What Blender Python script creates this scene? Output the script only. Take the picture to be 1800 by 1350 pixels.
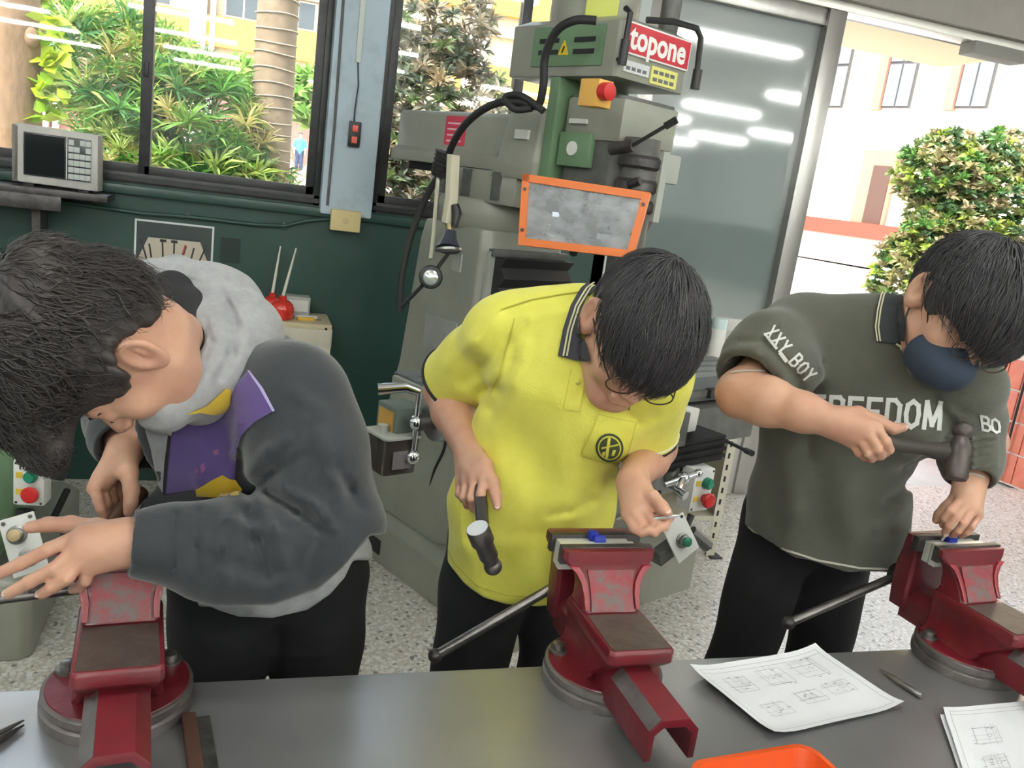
import bpy, bmesh, math, random
import numpy as np
from mathutils import Vector, Matrix, Euler
from mathutils.bvhtree import BVHTree

for _o in list(bpy.data.objects): bpy.data.objects.remove(_o)
SC = bpy.context.scene
COL = SC.collection
random.seed(7); RNG = np.random.default_rng(11)

# ------------------------------------------------------------------ camera
FPX, YAW, PIT, ROL = 1500.0, math.radians(18.3), math.radians(12.95), math.radians(7.7)
CAM = np.array([0, 0, 1.53])
CF = np.array([math.sin(YAW)*math.cos(PIT), math.cos(YAW)*math.cos(PIT), -math.sin(PIT)])
_r0 = np.array([math.cos(YAW), -math.sin(YAW), 0.0]); _u0 = np.cross(_r0, CF)
CR = math.cos(ROL)*_r0 + math.sin(ROL)*_u0
CU = -math.sin(ROL)*_r0 + math.cos(ROL)*_u0
cd = bpy.data.cameras.new('camera'); cam = bpy.data.objects.new('camera', cd); COL.objects.link(cam)
cam.matrix_world = Matrix(((CR[0], CU[0], -CF[0], CAM[0]), (CR[1], CU[1], -CF[1], CAM[1]), (CR[2], CU[2], -CF[2], CAM[2]), (0, 0, 0, 1)))
cd.sensor_fit = 'HORIZONTAL'; cd.sensor_width = 36.0; cd.lens = FPX/1800*36.0
cd.clip_start = 0.05; cd.clip_end = 400
SC.camera = cam

# ------------------------------------------------------------------ sky, sun, exposure
wd = bpy.data.worlds.new('sky'); SC.world = wd; wd.use_nodes = True
nt = wd.node_tree; nt.nodes.clear()
wo = nt.nodes.new('ShaderNodeOutputWorld'); wb = nt.nodes.new('ShaderNodeBackground'); ws = nt.nodes.new('ShaderNodeTexSky')
ws.sky_type = 'NISHITA'; ws.sun_disc = False; ws.sun_elevation = math.radians(48); ws.sun_rotation = math.radians(225)
ws.air_density = 1.2; ws.dust_density = 2.5; wb.inputs[1].default_value = 0.56
hs = nt.nodes.new('ShaderNodeHueSaturation'); hs.inputs['Saturation'].default_value = .45
nt.links.new(ws.outputs[0], hs.inputs['Color']); nt.links.new(hs.outputs[0], wb.inputs[0]); nt.links.new(wb.outputs[0], wo.inputs[0])
sl = bpy.data.lights.new('sun', 'SUN'); sl.energy = 2.3; sl.angle = math.radians(0.6); sl.color = (1.0, 0.94, 0.84)
so = bpy.data.objects.new('sun', sl); COL.objects.link(so)
so.rotation_euler = Vector((0.55, 0.42, -0.78)).to_track_quat('-Z', 'Y').to_euler()
vs = SC.view_settings
vs.view_transform = 'Standard'; vs.look = 'None'; vs.gamma = 1.0; vs.use_curve_mapping = False; vs.exposure = 1.12
SC.cycles.use_denoising = True
SC.cycles.max_bounces = 8; SC.cycles.diffuse_bounces = 4; SC.cycles.transparent_max_bounces = 12
SC.cycles.caustics_reflective = False; SC.cycles.caustics_refractive = False
SC.cycles.sample_clamp_indirect = 6.0

# ------------------------------------------------------------------ materials
MATS = {}
def mat(name, c=(.5, .5, .5), rough=.5, metal=0.0, c2=None, scale=8.0, detail=4.0, bump=0.0, bscale=None, coat=0.0, spec=None, ramp=(.35, .65), sss=0.0, stretch=None, emit=None, trans=0.0, sheen=0.0, r2=None):
    if name in MATS: return MATS[name]
    m = bpy.data.materials.new(name); m.use_nodes = True; n = m.node_tree.nodes; L = m.node_tree.links
    b = n['Principled BSDF']
    b.inputs['Base Color'].default_value = (*c, 1); b.inputs['Roughness'].default_value = rough; b.inputs['Metallic'].default_value = metal
    if coat: b.inputs['Coat Weight'].default_value = coat; b.inputs['Coat Roughness'].default_value = .06
    if spec is not None: b.inputs['Specular IOR Level'].default_value = spec
    if sss: b.inputs['Subsurface Weight'].default_value = sss; b.inputs['Subsurface Radius'].default_value = (.012, .004, .002)
    if sheen: b.inputs['Sheen Weight'].default_value = sheen; b.inputs['Sheen Roughness'].default_value = .5
    if emit: b.inputs['Emission Color'].default_value = (*emit[:3], 1); b.inputs['Emission Strength'].default_value = emit[3]
    if trans: b.inputs['Transmission Weight'].default_value = trans
    tc = n.new('ShaderNodeTexCoord'); src = tc.outputs['Object']
    if stretch:
        mp = n.new('ShaderNodeMapping'); mp.inputs['Scale'].default_value = stretch; L.new(src, mp.inputs[0]); src = mp.outputs[0]
    if c2 is not None or r2 is not None:
        nz = n.new('ShaderNodeTexNoise'); nz.inputs['Scale'].default_value = scale; nz.inputs['Detail'].default_value = detail; nz.inputs['Roughness'].default_value = .65
        L.new(src, nz.inputs['Vector'])
        cr = n.new('ShaderNodeValToRGB'); cr.color_ramp.elements[0].position = ramp[0]; cr.color_ramp.elements[1].position = ramp[1]
        cr.color_ramp.elements[0].color = (*c, 1); cr.color_ramp.elements[1].color = (*(c2 or c), 1)
        L.new(nz.outputs['Fac'], cr.inputs[0]); L.new(cr.outputs[0], b.inputs['Base Color'])
        if r2 is not None:
            mr = n.new('ShaderNodeMapRange'); mr.inputs[1].default_value = ramp[0]; mr.inputs[2].default_value = ramp[1]; mr.inputs[3].default_value = rough; mr.inputs[4].default_value = r2
            L.new(nz.outputs['Fac'], mr.inputs[0]); L.new(mr.outputs[0], b.inputs['Roughness'])
    if bump:
        nb = n.new('ShaderNodeTexNoise'); nb.inputs['Scale'].default_value = bscale or scale*3; nb.inputs['Detail'].default_value = 5
        L.new(src, nb.inputs['Vector'])
        bp = n.new('ShaderNodeBump'); bp.inputs['Strength'].default_value = bump; bp.inputs['Distance'].default_value = .01
        L.new(nb.outputs['Fac'], bp.inputs['Height']); L.new(bp.outputs[0], b.inputs['Normal'])
    MATS[name] = m
    return m
def nodes_of(m): return m.node_tree.nodes, m.node_tree.links, m.node_tree.nodes['Principled BSDF']

# ------------------------------------------------------------------ object helpers
def link(o, parent=None):
    COL.objects.link(o)
    if parent is not None: o.parent = parent
    return o
def tag(o, label=None, cat=None, group=None, kind=None):
    if label: o['label'] = label
    if cat: o['category'] = cat
    if group: o['group'] = group
    if kind: o['kind'] = kind
    return o
def thing(name, label, cat, loc=(0, 0, 0), rotz=0.0, group=None):
    o = bpy.data.objects.new(name, None); o.empty_display_size = .05; link(o)
    o.location = loc; o.rotation_euler = (0, 0, rotz)
    return tag(o, label, cat, group)
class MB:
    """collects shapes in one bmesh; build() links them as one mesh object"""
    def __init__(s): s.bm = bmesh.new(); s.mi = 0
    def _fin(s, vs):
        for f in {f for v in vs for f in v.link_faces}: f.material_index = s.mi
        return s
    def box(s, c, d, rot=None, taper=None):
        r = bmesh.ops.create_cube(s.bm, size=1.0); M = Matrix.Translation(c) @ (rot.to_matrix().to_4x4() if isinstance(rot, Euler) else (rot.to_4x4() if rot is not None else Matrix())) @ Matrix.Diagonal((*d, 1))
        if taper:
            for v in r['verts']:
                if v.co.z > 0: v.co.x *= taper[0]; v.co.y *= taper[1]
        bmesh.ops.transform(s.bm, matrix=M, verts=r['verts']); return s._fin(r['verts'])
    def b2(s, lo, hi): return s.box([(a+b)/2 for a, b in zip(lo, hi)], [b-a for a, b in zip(lo, hi)])
    def cyl(s, a, b, r, r2=None, seg=20, caps=True):
        a, b = Vector(a), Vector(b); d = b-a
        q = bmesh.ops.create_cone(s.bm, cap_ends=caps, segments=seg, radius1=r, radius2=r if r2 is None else r2, depth=d.length)
        M = Matrix.Translation((a+b)/2) @ d.to_track_quat('Z', 'Y').to_matrix().to_4x4()
        bmesh.ops.transform(s.bm, matrix=M, verts=q['verts']); return s._fin(q['verts'])
    def sph(s, c, r, seg=16, rot=None):
        r = (r, r, r) if isinstance(r, (int, float)) else r
        q = bmesh.ops.create_uvsphere(s.bm, u_segments=seg, v_segments=max(6, seg//2+2), radius=1.0)
        M = Matrix.Translation(c) @ (rot.to_4x4() if rot is not None else Matrix()) @ Matrix.Diagonal((*r, 1))
        bmesh.ops.transform(s.bm, matrix=M, verts=q['verts']); return s._fin(q['verts'])
    def tube(s, pts, r, seg=10, closed=False):
        pts = [Vector(p) for p in pts]; n = len(pts); rr = r if isinstance(r, (list, tuple)) else [r]*n
        rings = []; prev = None
        for i, p in enumerate(pts):
            t = (pts[min(i+1, n-1)]-pts[max(i-1, 0)]).normalized() if not closed else (pts[(i+1) % n]-pts[i-1]).normalized()
            if prev is None: u = t.orthogonal().normalized()
            else: u = (prev - t*prev.dot(t)).normalized()
            prev = u; w = t.cross(u)
            rings.append([s.bm.verts.new(p + (u*math.cos(k*2*math.pi/seg) + w*math.sin(k*2*math.pi/seg))*rr[i]) for k in range(seg)])
        m = n if closed else n-1
        for i in range(m):
            A, B = rings[i], rings[(i+1) % n]
            for k in range(seg):
                f = s.bm.faces.new((A[k], A[(k+1) % seg], B[(k+1) % seg], B[k])); f.material_index = s.mi
        if not closed:
            for rg in (rings[0][::-1], rings[-1]):
                f = s.bm.faces.new(rg); f.material_index = s.mi
        return s
    def lathe(s, prof, c=(0, 0, 0), seg=28, rot=None):
        rings = []; M = Matrix.Translation(c) @ (rot.to_4x4() if rot is not None else Matrix())
        for r, z in prof:
            rings.append([s.bm.verts.new(M @ Vector((r*math.cos(k*2*math.pi/seg), r*math.sin(k*2*math.pi/seg), z))) for k in range(seg)])
        for A, B in zip(rings, rings[1:]):
            for k in range(seg):
                f = s.bm.faces.new((A[k], A[(k+1) % seg], B[(k+1) % seg], B[k])); f.material_index = s.mi
        for rg, rev in ((rings[0], True), (rings[-1], False)):
            f = s.bm.faces.new(rg[::-1] if rev else rg); f.material_index = s.mi
        return s
    def prism(s, poly, lo, hi, axis='x', M=None):
        """extrude polygon (pairs) between lo and hi along axis; pairs are the other two axes in order"""
        def P(a, t):
            v = Vector((t, a[0], a[1])) if axis == 'x' else (Vector((a[0], t, a[1])) if axis == 'y' else Vector((a[0], a[1], t)))
            return M @ v if M is not None else v
        A = [s.bm.verts.new(P(p, lo)) for p in poly]; B = [s.bm.verts.new(P(p, hi)) for p in poly]; n = len(poly)
        for f in (A[::-1], B): s.bm.faces.new(f).material_index = s.mi
        for k in range(n): s.bm.faces.new((A[k], A[(k+1) % n], B[(k+1) % n], B[k])).material_index = s.mi
        return s
    def loft(s, secs, caps=True):
        R = [[s.bm.verts.new(p) for p in sec] for sec in secs]
        for A, B in zip(R, R[1:]):
            n = len(A)
            for k in range(n): s.bm.faces.new((A[k], A[(k+1) % n], B[(k+1) % n], B[k])).material_index = s.mi
        if caps:
            s.bm.faces.new(R[0][::-1]).material_index = s.mi; s.bm.faces.new(R[-1]).material_index = s.mi
        return s
    def build(s, name, m, parent=None, bevel=0.0, smooth=True, seg=2, M=None):
        bm = s.bm
        bmesh.ops.recalc_face_normals(bm, faces=bm.faces)
        if bevel:
            ed = [e for e in bm.edges if len(e.link_faces) == 2 and e.calc_face_angle(0) > .5]
            bmesh.ops.bevel(bm, geom=ed, offset=bevel, segments=seg, profile=.6, affect='EDGES', clamp_overlap=True)
        if M is not None: bmesh.ops.transform(bm, matrix=M, verts=bm.verts)
        me = bpy.data.meshes.new(name); bm.to_mesh(me); bm.free()
        for x in (m if isinstance(m, (list, tuple)) else [m]): me.materials.append(x)
        o = link(bpy.data.objects.new(name, me), parent)
        if smooth and len(me.polygons):
            me.polygons.foreach_set('use_smooth', [True]*len(me.polygons))
            me.set_sharp_from_angle(angle=math.radians(38))
        return o
def copy_tree(o, parent=None):
    c = o.copy(); link(c, parent)
    for ch in list(o.children): copy_tree(ch, c)
    return c
def text_mesh(s, size, font_shear=0.0, extrude=0.0, bold=0.0):
    cu = bpy.data.curves.new('lettering', 'FONT'); cu.body = s; cu.size = size; cu.align_x = 'CENTER'; cu.align_y = 'CENTER'; cu.shear = font_shear; cu.extrude = extrude; cu.offset = bold; cu.resolution_u = 3
    o = bpy.data.objects.new('lettering', cu); COL.objects.link(o)
    dg = bpy.context.evaluated_depsgraph_get(); me = bpy.data.meshes.new_from_object(o.evaluated_get(dg))
    bpy.data.objects.remove(o); return me
def lettering(s, size, m, parent, M, name='lettering', shear=0.0, extrude=.0006, bold=0.0, xs=1.0):
    me = text_mesh(s, size, shear, extrude, bold); me.transform(M @ Matrix.Diagonal((xs, 1, 1, 1))); me.materials.clear(); me.materials.append(m)
    return link(bpy.data.objects.new(name, me), parent)
def frame(o, x, z):
    """matrix with local x along x, local z along z"""
    x = Vector(x).normalized(); z = Vector(z).normalized(); y = z.cross(x).normalized(); x = y.cross(z)
    return Matrix(((x.x, y.x, z.x, o[0]), (x.y, y.y, z.y, o[1]), (x.z, y.z, z.z, o[2]), (0, 0, 0, 1)))
def at(x, y, D):
    """the point seen at photo position (x, y), D metres along the optical axis"""
    return CAM + D*(CF + CR*(x-900)/FPX - CU*(y-675)/FPX)
def at_y(x, y, Y):
    d = CF + CR*(x-900)/FPX - CU*(y-675)/FPX
    return CAM + d*(Y-CAM[1])/d[1]
def at_z(x, y, Z):
    d = CF + CR*(x-900)/FPX - CU*(y-675)/FPX
    return CAM + d*(Z-CAM[2])/d[2]

# shared materials
m_black = mat('black_plastic', (.012, .012, .013), .4)
m_rubber = mat('black_rubber', (.016, .016, .017), .6, bump=.1, bscale=60)
m_chrome = mat('chrome', (.75, .76, .78), .12, 1.0)
m_steel = mat('bare_steel', (.36, .35, .34), .34, .9, c2=(.2, .19, .18), scale=30, bump=.05)
m_darksteel = mat('dark_steel', (.06, .055, .055), .42, .7, c2=(.11, .10, .10), scale=25, bump=.08)
m_white = mat('white_plastic', (.75, .75, .72), .4)
m_cream = mat('cream_enamel', (.68, .64, .52), .42, c2=(.60, .56, .46), scale=6)
m_red = mat('red_plastic', (.55, .02, .02), .35)
m_green = mat('green_plastic', (.01, .16, .09), .35)
# ================================================================== the room
WY = 4.0
def struct(name, b, m, parent=None, label=None, **k):
    o = b.build(name, m, parent, **k)
    if parent is None: o['kind'] = 'structure'
    if label: o['label'] = label
    return o
# terrazzo floor
m_floor = mat('terrazzo', (.5, .5, .5), .3)
n, L, b = nodes_of(m_floor)
tc = n.new('ShaderNodeTexCoord')
v1 = n.new('ShaderNodeTexVoronoi'); v1.inputs['Scale'].default_value = 62; v1.inputs['Randomness'].default_value = 1
v2 = n.new('ShaderNodeTexVoronoi'); v2.inputs['Scale'].default_value = 130
L.new(tc.outputs['Object'], v1.inputs['Vector']); L.new(tc.outputs['Object'], v2.inputs['Vector'])
r1 = n.new('ShaderNodeValToRGB'); r1.color_ramp.interpolation = 'CONSTANT'
for e, (p, c) in zip([r1.color_ramp.elements[0], r1.color_ramp.elements[1]] + [r1.color_ramp.elements.new(.5) for _ in range(3)], [(0, (.78, .76, .72)), (.42, (.50, .48, .45)), (.62, (.66, .60, .50)), (.78, (.24, .23, .22)), (.9, (.85, .84, .82))]): e.position = p; e.color = (*c, 1)
sx = n.new('ShaderNodeSeparateColor'); L.new(v1.outputs['Color'], sx.inputs[0]); L.new(sx.outputs[0], r1.inputs[0])
r2_ = n.new('ShaderNodeValToRGB'); r2_.color_ramp.elements[0].position = .0; r2_.color_ramp.elements[1].position = 1
r2_.color_ramp.elements[0].color = (.46, .44, .40, 1); r2_.color_ramp.elements[1].color = (.74, .70, .62, 1)
sx2 = n.new('ShaderNodeSeparateColor'); L.new(v2.outputs['Color'], sx2.inputs[0]); L.new(sx2.outputs[1], r2_.inputs[0])
st = n.new('ShaderNodeMath'); st.operation = 'LESS_THAN'; st.inputs[1].default_value = .0078; L.new(v1.outputs['Distance'], st.inputs[0])
st.inputs[1].default_value = .48
mx = n.new('ShaderNodeMix'); mx.data_type = 'RGBA'; L.new(st.outputs[0], mx.inputs['Factor']); L.new(r2_.outputs[0], mx.inputs['A']); L.new(r1.outputs[0], mx.inputs['B'])
nz = n.new('ShaderNodeTexNoise'); nz.inputs['Scale'].default_value = 1.3; L.new(tc.outputs['Object'], nz.inputs['Vector'])
mm = n.new('ShaderNodeMix'); mm.data_type = 'RGBA'; mm.blend_type = 'MULTIPLY'; mm.inputs['Factor'].default_value = .1
L.new(mx.outputs['Result'], mm.inputs['A']); L.new(nz.outputs['Fac'], mm.inputs['B']); L.new(mm.outputs['Result'], b.inputs['Base Color'])
RX0, RX1, RY0 = -5.0, 11.0, -12.0
struct('floor', MB().b2((RX0, RY0, -.12), (RX1, WY+.2, 0)), m_floor, smooth=False)
m_ceil = mat('ceiling_paint', (.74, .74, .72), .8)
struct('ceiling', MB().b2((RX0-.1, RY0-.1, 3.3), (RX1+.1, WY+.35, 3.45)), m_ceil, smooth=False)
m_dado = mat('green_dado_paint', (.016, .052, .043), .42, c2=(.021, .062, .052), scale=2.2, bump=.12, bscale=7, coat=.15)
m_upper = mat('wall_paint', (.62, .66, .66), .6, c2=(.55, .60, .61), scale=3)
def sidewall(name, lo, hi):
    o = struct(name, MB().b2(lo, (hi[0], hi[1], 1.33)), m_dado, smooth=False)
    MB().b2((lo[0], lo[1], 1.33), (hi[0], hi[1], 3.3)).build('upper_wall', m_upper, o, smooth=False)
    return o
sidewall('wall_left', (RX0-.15, RY0, 0), (RX0, WY+.2, 0))
sidewall('wall_right', (RX1, RY0, 0), (RX1+.15, WY+.2, 0))
wf = sidewall('wall_front', (RX0, RY0-.15, 0), (RX1, RY0, 0))
# window wall: dado, ledge, pillar, lintel
wall = struct('wall_back', MB().b2((RX0, WY, 0), (1.72, WY+.2, 1.33)), m_dado, smooth=False)
MB().b2((RX0, WY-.035, 1.285), (1.72, WY+.02, 1.325)).build('ledge', m_dado, wall, bevel=.006)
MB().b2((RX0, WY-.006, .55), (1.72, WY+.004, .562)).build('ledge', m_dado, wall, smooth=False)
m_pillar = mat('pillar_paint', (.50, .60, .68), .6, c2=(.38, .46, .52), scale=9, ramp=(.5, .78), bump=.35, bscale=10)
p = MB().b2((.305, WY-.05, 1.30), (.535, WY+.2, 3.3)).build('pillar', m_pillar, wall, bevel=.012)
MB().tube([(.335, WY-.053, 1.34), (.338, WY-.054, 1.7), (.333, WY-.054, 2.2), (.338, WY-.053, 2.8)], .006, 6).build('plaster_crack', mat('crack', (.12, .12, .12), .8), wall)
MB().b2((RX0, WY, 2.62), (1.72, WY+.2, 3.3)).build('lintel', m_upper, wall, smooth=False)
MB().b2((1.66, WY, 0), (1.76, WY+.2, 3.3)).build('pillar', m_upper, wall, smooth=False)
MB().b2((5.85, WY, 0), (RX1, WY+.2, 2.6)).build('unseen_side_wall', m_upper, wall, smooth=False)  # unseen wall right of the doorway, added to limit the daylight
# windows
m_frame = mat('black_window_frame', (.012, .013, .015), .38, c2=(.03, .03, .03), scale=14)
m_glass = bpy.data.materials.new('window_glass'); m_glass.use_nodes = True
n = m_glass.node_tree.nodes; L = m_glass.node_tree.links; n.clear()
go = n.new('ShaderNodeOutputMaterial'); gm = n.new('ShaderNodeMixShader'); gt = n.new('ShaderNodeBsdfTransparent'); gg = n.new('ShaderNodeBsdfGlossy'); gf = n.new('ShaderNodeFresnel')
gf.inputs[0].default_value = 1.6; gt.inputs[0].default_value = (.93, .96, .95, 1); gg.inputs['Roughness'].default_value = .02
L.new(gf.outputs[0], gm.inputs[0]); L.new(gt.outputs[0], gm.inputs[1]); L.new(gg.outputs[0], gm.inputs[2]); L.new(gm.outputs[0], go.inputs[0])
def window(n_, x0, x1, divs, label, z0=1.325, z1=2.62):
    w = struct('window_%d' % n_, MB().b2((x0, WY+.02, z0), (x1, WY+.11, z0+.05)), m_frame, label=label, bevel=.003)
    MB().b2((x0, WY+.02, z1-.05), (x1, WY+.11, z1)).build('head_rail', m_frame, w)
    MB().b2((x0, WY+.005, z0+.015), (x1, WY+.03, z0+.035)).build('track', m_frame, w)
    for x in (x0+.012, x1-.012): MB().b2((x-.016, WY+.02, z0), (x+.016, WY+.11, z1)).build('jamb', m_frame, w, bevel=.003)
    xs = [x0+.03]+list(divs)+[x1-.03]
    for i, (a, c) in enumerate(zip(xs, xs[1:])):
        y = WY+.045+.035*(i % 2)
        st_ = MB()
        for x in (a+(.0 if i else .012), c-(.0 if i < len(xs)-2 else .012)): st_.b2((x-.022, y-.014, z0+.04), (x+.022, y+.014, z1-.04))
        st_.b2((a, y-.014, z0+.04), (c, y+.014, z0+.085)); st_.b2((a, y-.014, z1-.09), (c, y+.014, z1-.04))
        sash = st_.build('sash', m_frame, w, bevel=.002)
        MB().b2((a, y-.002, z0+.07), (c, y+.002, z1-.08)).build('pane', m_glass, sash, smooth=False)
    return w
w1 = window(1, -3.6, .305, (-2.0, -.43), 'black framed sliding window left of the pillar')
MB().box((-.432, WY+.035, 1.80), (.016, .03, .06)).build('latch', m_black, w1, bevel=.004)
w2 = window(2, .535, 1.66, (1.17,), 'black framed sliding window behind the milling machine')
# door opening, fixed glass panel, stainless frame
m_inox = mat('stainless', (.46, .44, .42), .3, .85, c2=(.34, .33, .31), scale=3, stretch=(1, 1, .25))
m_head = mat('grey_header_paint', (.34, .31, .285), .5, c2=(.30, .275, .25), scale=4)
hd = struct('trim_1', MB().b2((1.76, WY-.06, 2.645), (RX1, WY+.2, 3.3)), m_head, label='grey header beam over the glass door', bevel=.004)
MB().b2((1.76, WY-.02, 2.60), (RX1, WY+.10, 2.645)).build('door_track', mat('track_metal', (.62, .60, .55), .35, .6), hd, bevel=.003)
MB().b2((2.83, WY+.10, 2.615), (RX1, WY+.19, 2.645)).build('track_cover', m_frame, hd)
MB().b2((3.62, WY-.05, 2.535), (3.98, WY+.06, 2.60)).build('door_closer', mat('closer_grey', (.25, .24, .22), .5), hd, bevel=.006)
m_dglass = mat('door_glass', (.22, .26, .262), .04, 0, coat=1.0, spec=.9, c2=(.245, .285, .287), scale=1.2)
nodes_of(m_dglass)[2].inputs['Coat IOR'].default_value = 2.15
dr = struct('door_1', MB().b2((2.72, WY-.02, 0), (2.825, WY+.12, 2.60)), m_inox, label='stainless framed glass door panel left of the open doorway', bevel=.006)
MB().b2((1.78, WY+.0, 2.52), (2.72, WY+.08, 2.60)).build('top_rail', m_inox, dr, bevel=.004)
MB().b2((1.78, WY+.0, .93), (2.72, WY+.08, .995)).build('mid_rail', mat('pale_rail', (.62, .62, .58), .4, .3), dr, bevel=.004)
MB().b2((1.78, WY+.0, 0), (2.72, WY+.07, .93)).build('kick_panel', mat('kick_panel_paint', (.46, .46, .43), .5), dr, smooth=False)
MB().b2((1.76, WY+.0, 0), (1.84, WY+.08, 2.60)).build('stile', m_inox, dr, bevel=.004)
MB().b2((1.84, WY+.035, .995), (2.72, WY+.047, 2.52)).build('pane', m_dglass, dr, smooth=False)
# ceiling lights (they show as streaks in the glass)
m_tube = mat('fluorescent_tube', (.9, .9, .9), .5, emit=(.97, 1.0, .95, 27.0))
m_fix = mat('lamp_housing', (.8, .8, .8), .5)
lp = thing('ceiling_light', 'white twin tube ceiling light hanging over the workshop', 'ceiling light', (0, 0, 3.02), 0, 'twin tube ceiling lights in rows')
MB().b2((-.62, -.06, .03), (.62, .06, .09)).build('housing', m_fix, lp, bevel=.004)
for s in (-1, 1): MB().cyl((-.6, s*.045, .012), (.6, s*.045, .012), .014, seg=8).build('tube', m_tube, lp)
for x in (-.45, .45): MB().cyl((x, 0, .09), (x, 0, .28), .006, seg=6).build('hanger', m_fix, lp)
k = 0
for Y in (.8, -1.6, -3.8, -6.0, -8.2, -10.4):
    for X in (-3.4, -.9, 1.6, 4.1, 6.6, 9.1):
        if Y > -5 and X > 8: continue
        o = lp if k == 0 else copy_tree(lp); o.location = (X, Y, 3.02); k += 1

# ================================================================== outdoors
m_ground = mat('pale_concrete', (.62, .60, .56), .8, c2=(.50, .48, .45), scale=3, bump=.1)
vv, ff = [], []
NX, NY = 30, 20
for j in range(NY+1):
    for i in range(NX+1):
        X = -30+80*i/NX; Y = WY+.2+56*j/NY; t = min(1, max(0, (Y-5)/34))
        vv.append((X, Y, t*(.95-.75*min(1, max(0, X/16)))-.02))
for j in range(NY):
    for i in range(NX): a = j*(NX+1)+i; ff.append((a, a+1, a+NX+2, a+NX+1))
me = bpy.data.meshes.new('ground'); me.from_pydata(vv, [], ff); me.materials.append(m_ground)
g = link(bpy.data.objects.new('ground', me)); tag(g, 'pale concrete courtyard ground outside the doorway', kind='structure')
def leaf_mesh(name, clusters, m, parent, llen=.12, lw=.018, per=14, cols=((.1, .25, .03),), droop=.5, spread=1.0):
    """clusters: (x, y, z, size); leaves as bent strips with a colour of their own"""
    cl = np.array([c[:4] for c in clusters], float); n_ = len(cl)*per; cols = np.array(cols, float)
    base = np.repeat(cols[RNG.integers(len(cols), size=len(cl))], per, 0); p0 = np.repeat(cl[:, :3], per, 0); sz = np.repeat(cl[:, 3], per)
    th = RNG.uniform(0, 2*math.pi, n_); el = RNG.uniform(-.35, 1.2, n_)*spread
    d = np.stack([np.cos(th)*np.cos(el), np.sin(th)*np.cos(el), np.sin(el)], 1); l = (llen*sz*RNG.uniform(.7, 1.25, n_))[:, None]
    w = np.cross(d, RNG.normal(size=(n_, 3))); w /= np.linalg.norm(w, axis=1)[:, None]+1e-6; w *= (lw*sz*RNG.uniform(.7, 1.2, n_))[:, None]
    p1 = p0+d*l*.5; p2 = p0+d*l; p2[:, 2] -= droop*l[:, 0]*.35
    V = np.stack([p0-w*.3, p0+w*.3, p1-w, p1+w, p2], 1).reshape(-1, 3); a = np.arange(n_)*5
    lp_ = np.stack([a, a+1, a+3, a+2, a+2, a+3, a+4], 1).ravel().astype(np.int32); st0 = np.stack([np.arange(n_)*7, np.arange(n_)*7+4], 1).ravel().astype(np.int32)
    Cc = np.repeat(np.clip(base*RNG.uniform(.6, 1.35, n_)[:, None], 0, 1), 5, 0)
    me = bpy.data.meshes.new(name); me.vertices.add(len(V)); me.vertices.foreach_set('co', V.astype(np.float32).ravel())
    me.loops.add(len(lp_)); me.loops.foreach_set('vertex_index', lp_); me.polygons.add(len(st0)); me.polygons.foreach_set('loop_start', st0); me.update(calc_edges=True); me.validate()
    ca = me.color_attributes.new('leaf_colour', 'FLOAT_COLOR', 'POINT'); ca.data.foreach_set('color', np.c_[Cc, np.ones(len(Cc))].astype(np.float32).ravel())
    me.materials.append(m); o = link(bpy.data.objects.new(name, me), parent); o['kind'] = 'stuff'
    return o
m_leaf = mat('leaf', (.1, .3, .05), .45)
n, L, b = nodes_of(m_leaf); va = n.new('ShaderNodeVertexColor'); va.layer_name = 'leaf_colour'; L.new(va.outputs[0], b.inputs['Base Color'])
tl = n.new('ShaderNodeBsdfTranslucent'); L.new(va.outputs[0], tl.inputs[0]); ms = n.new('ShaderNodeMixShader'); ms.inputs[0].default_value = .3
L.new(b.outputs[0], ms.inputs[1]); L.new(tl.outputs[0], ms.inputs[2]); L.new(ms.outputs[0], n['Material Output'].inputs[0])
m_bark = mat('bark', (.30, .18, .10), .85, c2=(.19, .115, .065), scale=12, bump=.6, bscale=25, stretch=(1, 1, .4))
m_bark2 = mat('pale_bark', (.5, .42, .32), .8, c2=(.36, .29, .21), scale=10, bump=.4)
m_palm = mat('palm_bark', (.24, .17, .11), .85, c2=(.17, .12, .075), scale=6, bump=.4)
def blob_clusters(c, r, n_, size, low=-1.0, shell=.55):
    out = []
    while len(out) < n_:
        d = RNG.normal(size=3); d /= np.linalg.norm(d)
        if d[2] < low: continue
        q = RNG.uniform(shell, 1.0)**.6
        out.append((c[0]+d[0]*r[0]*q, c[1]+d[1]*r[1]*q, c[2]+d[2]*r[2]*q, size*RNG.uniform(.75, 1.2)))
    return out
def bush(label, name, c, blobs, stems, cols, llen, lw, per, cat='shrub'):
    t = thing(name, label, cat, c)
    cl = []
    for (o_, r_, n_, s_) in blobs: cl += blob_clusters(o_, r_, n_, s_)
    leaf_mesh('foliage', cl, m_leaf, t, llen, lw, per, cols)
    for pts, r in stems: MB().tube(pts, r, 8).build('stem', m_bark2, t)
    return t
GRN = ((.10, .26, .04), (.20, .36, .06), (.07, .18, .05), (.34, .42, .10), (.42, .36, .12))
bush('spiky green dracaena shrub filling the left window', 'spiky_shrub', (-1.0, 8.7, .1),
     [((0, 0, .75), (1.0, .7, .75), 330, 1), ((.45, -.1, 1.45), (.75, .6, .75), 250, 1), ((-.25, .2, 1.95), (.75, .6, .6), 210, 1), ((.85, 0, .9), (.6, .5, .7), 170, 1)],
     [([(0, 0, 0), (.05, 0, .8), (.2, 0, 1.7)], [.05, .04, .02]), ([(.2, .1, 0), (.5, 0, .8), (.7, 0, 1.4)], [.04, .03, .02]), ([(-.1, 0, 0), (-.35, 0, 1.0), (-.3, .1, 1.9)], [.04, .03, .02])],
     GRN, .25, .0105, 26)
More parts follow.
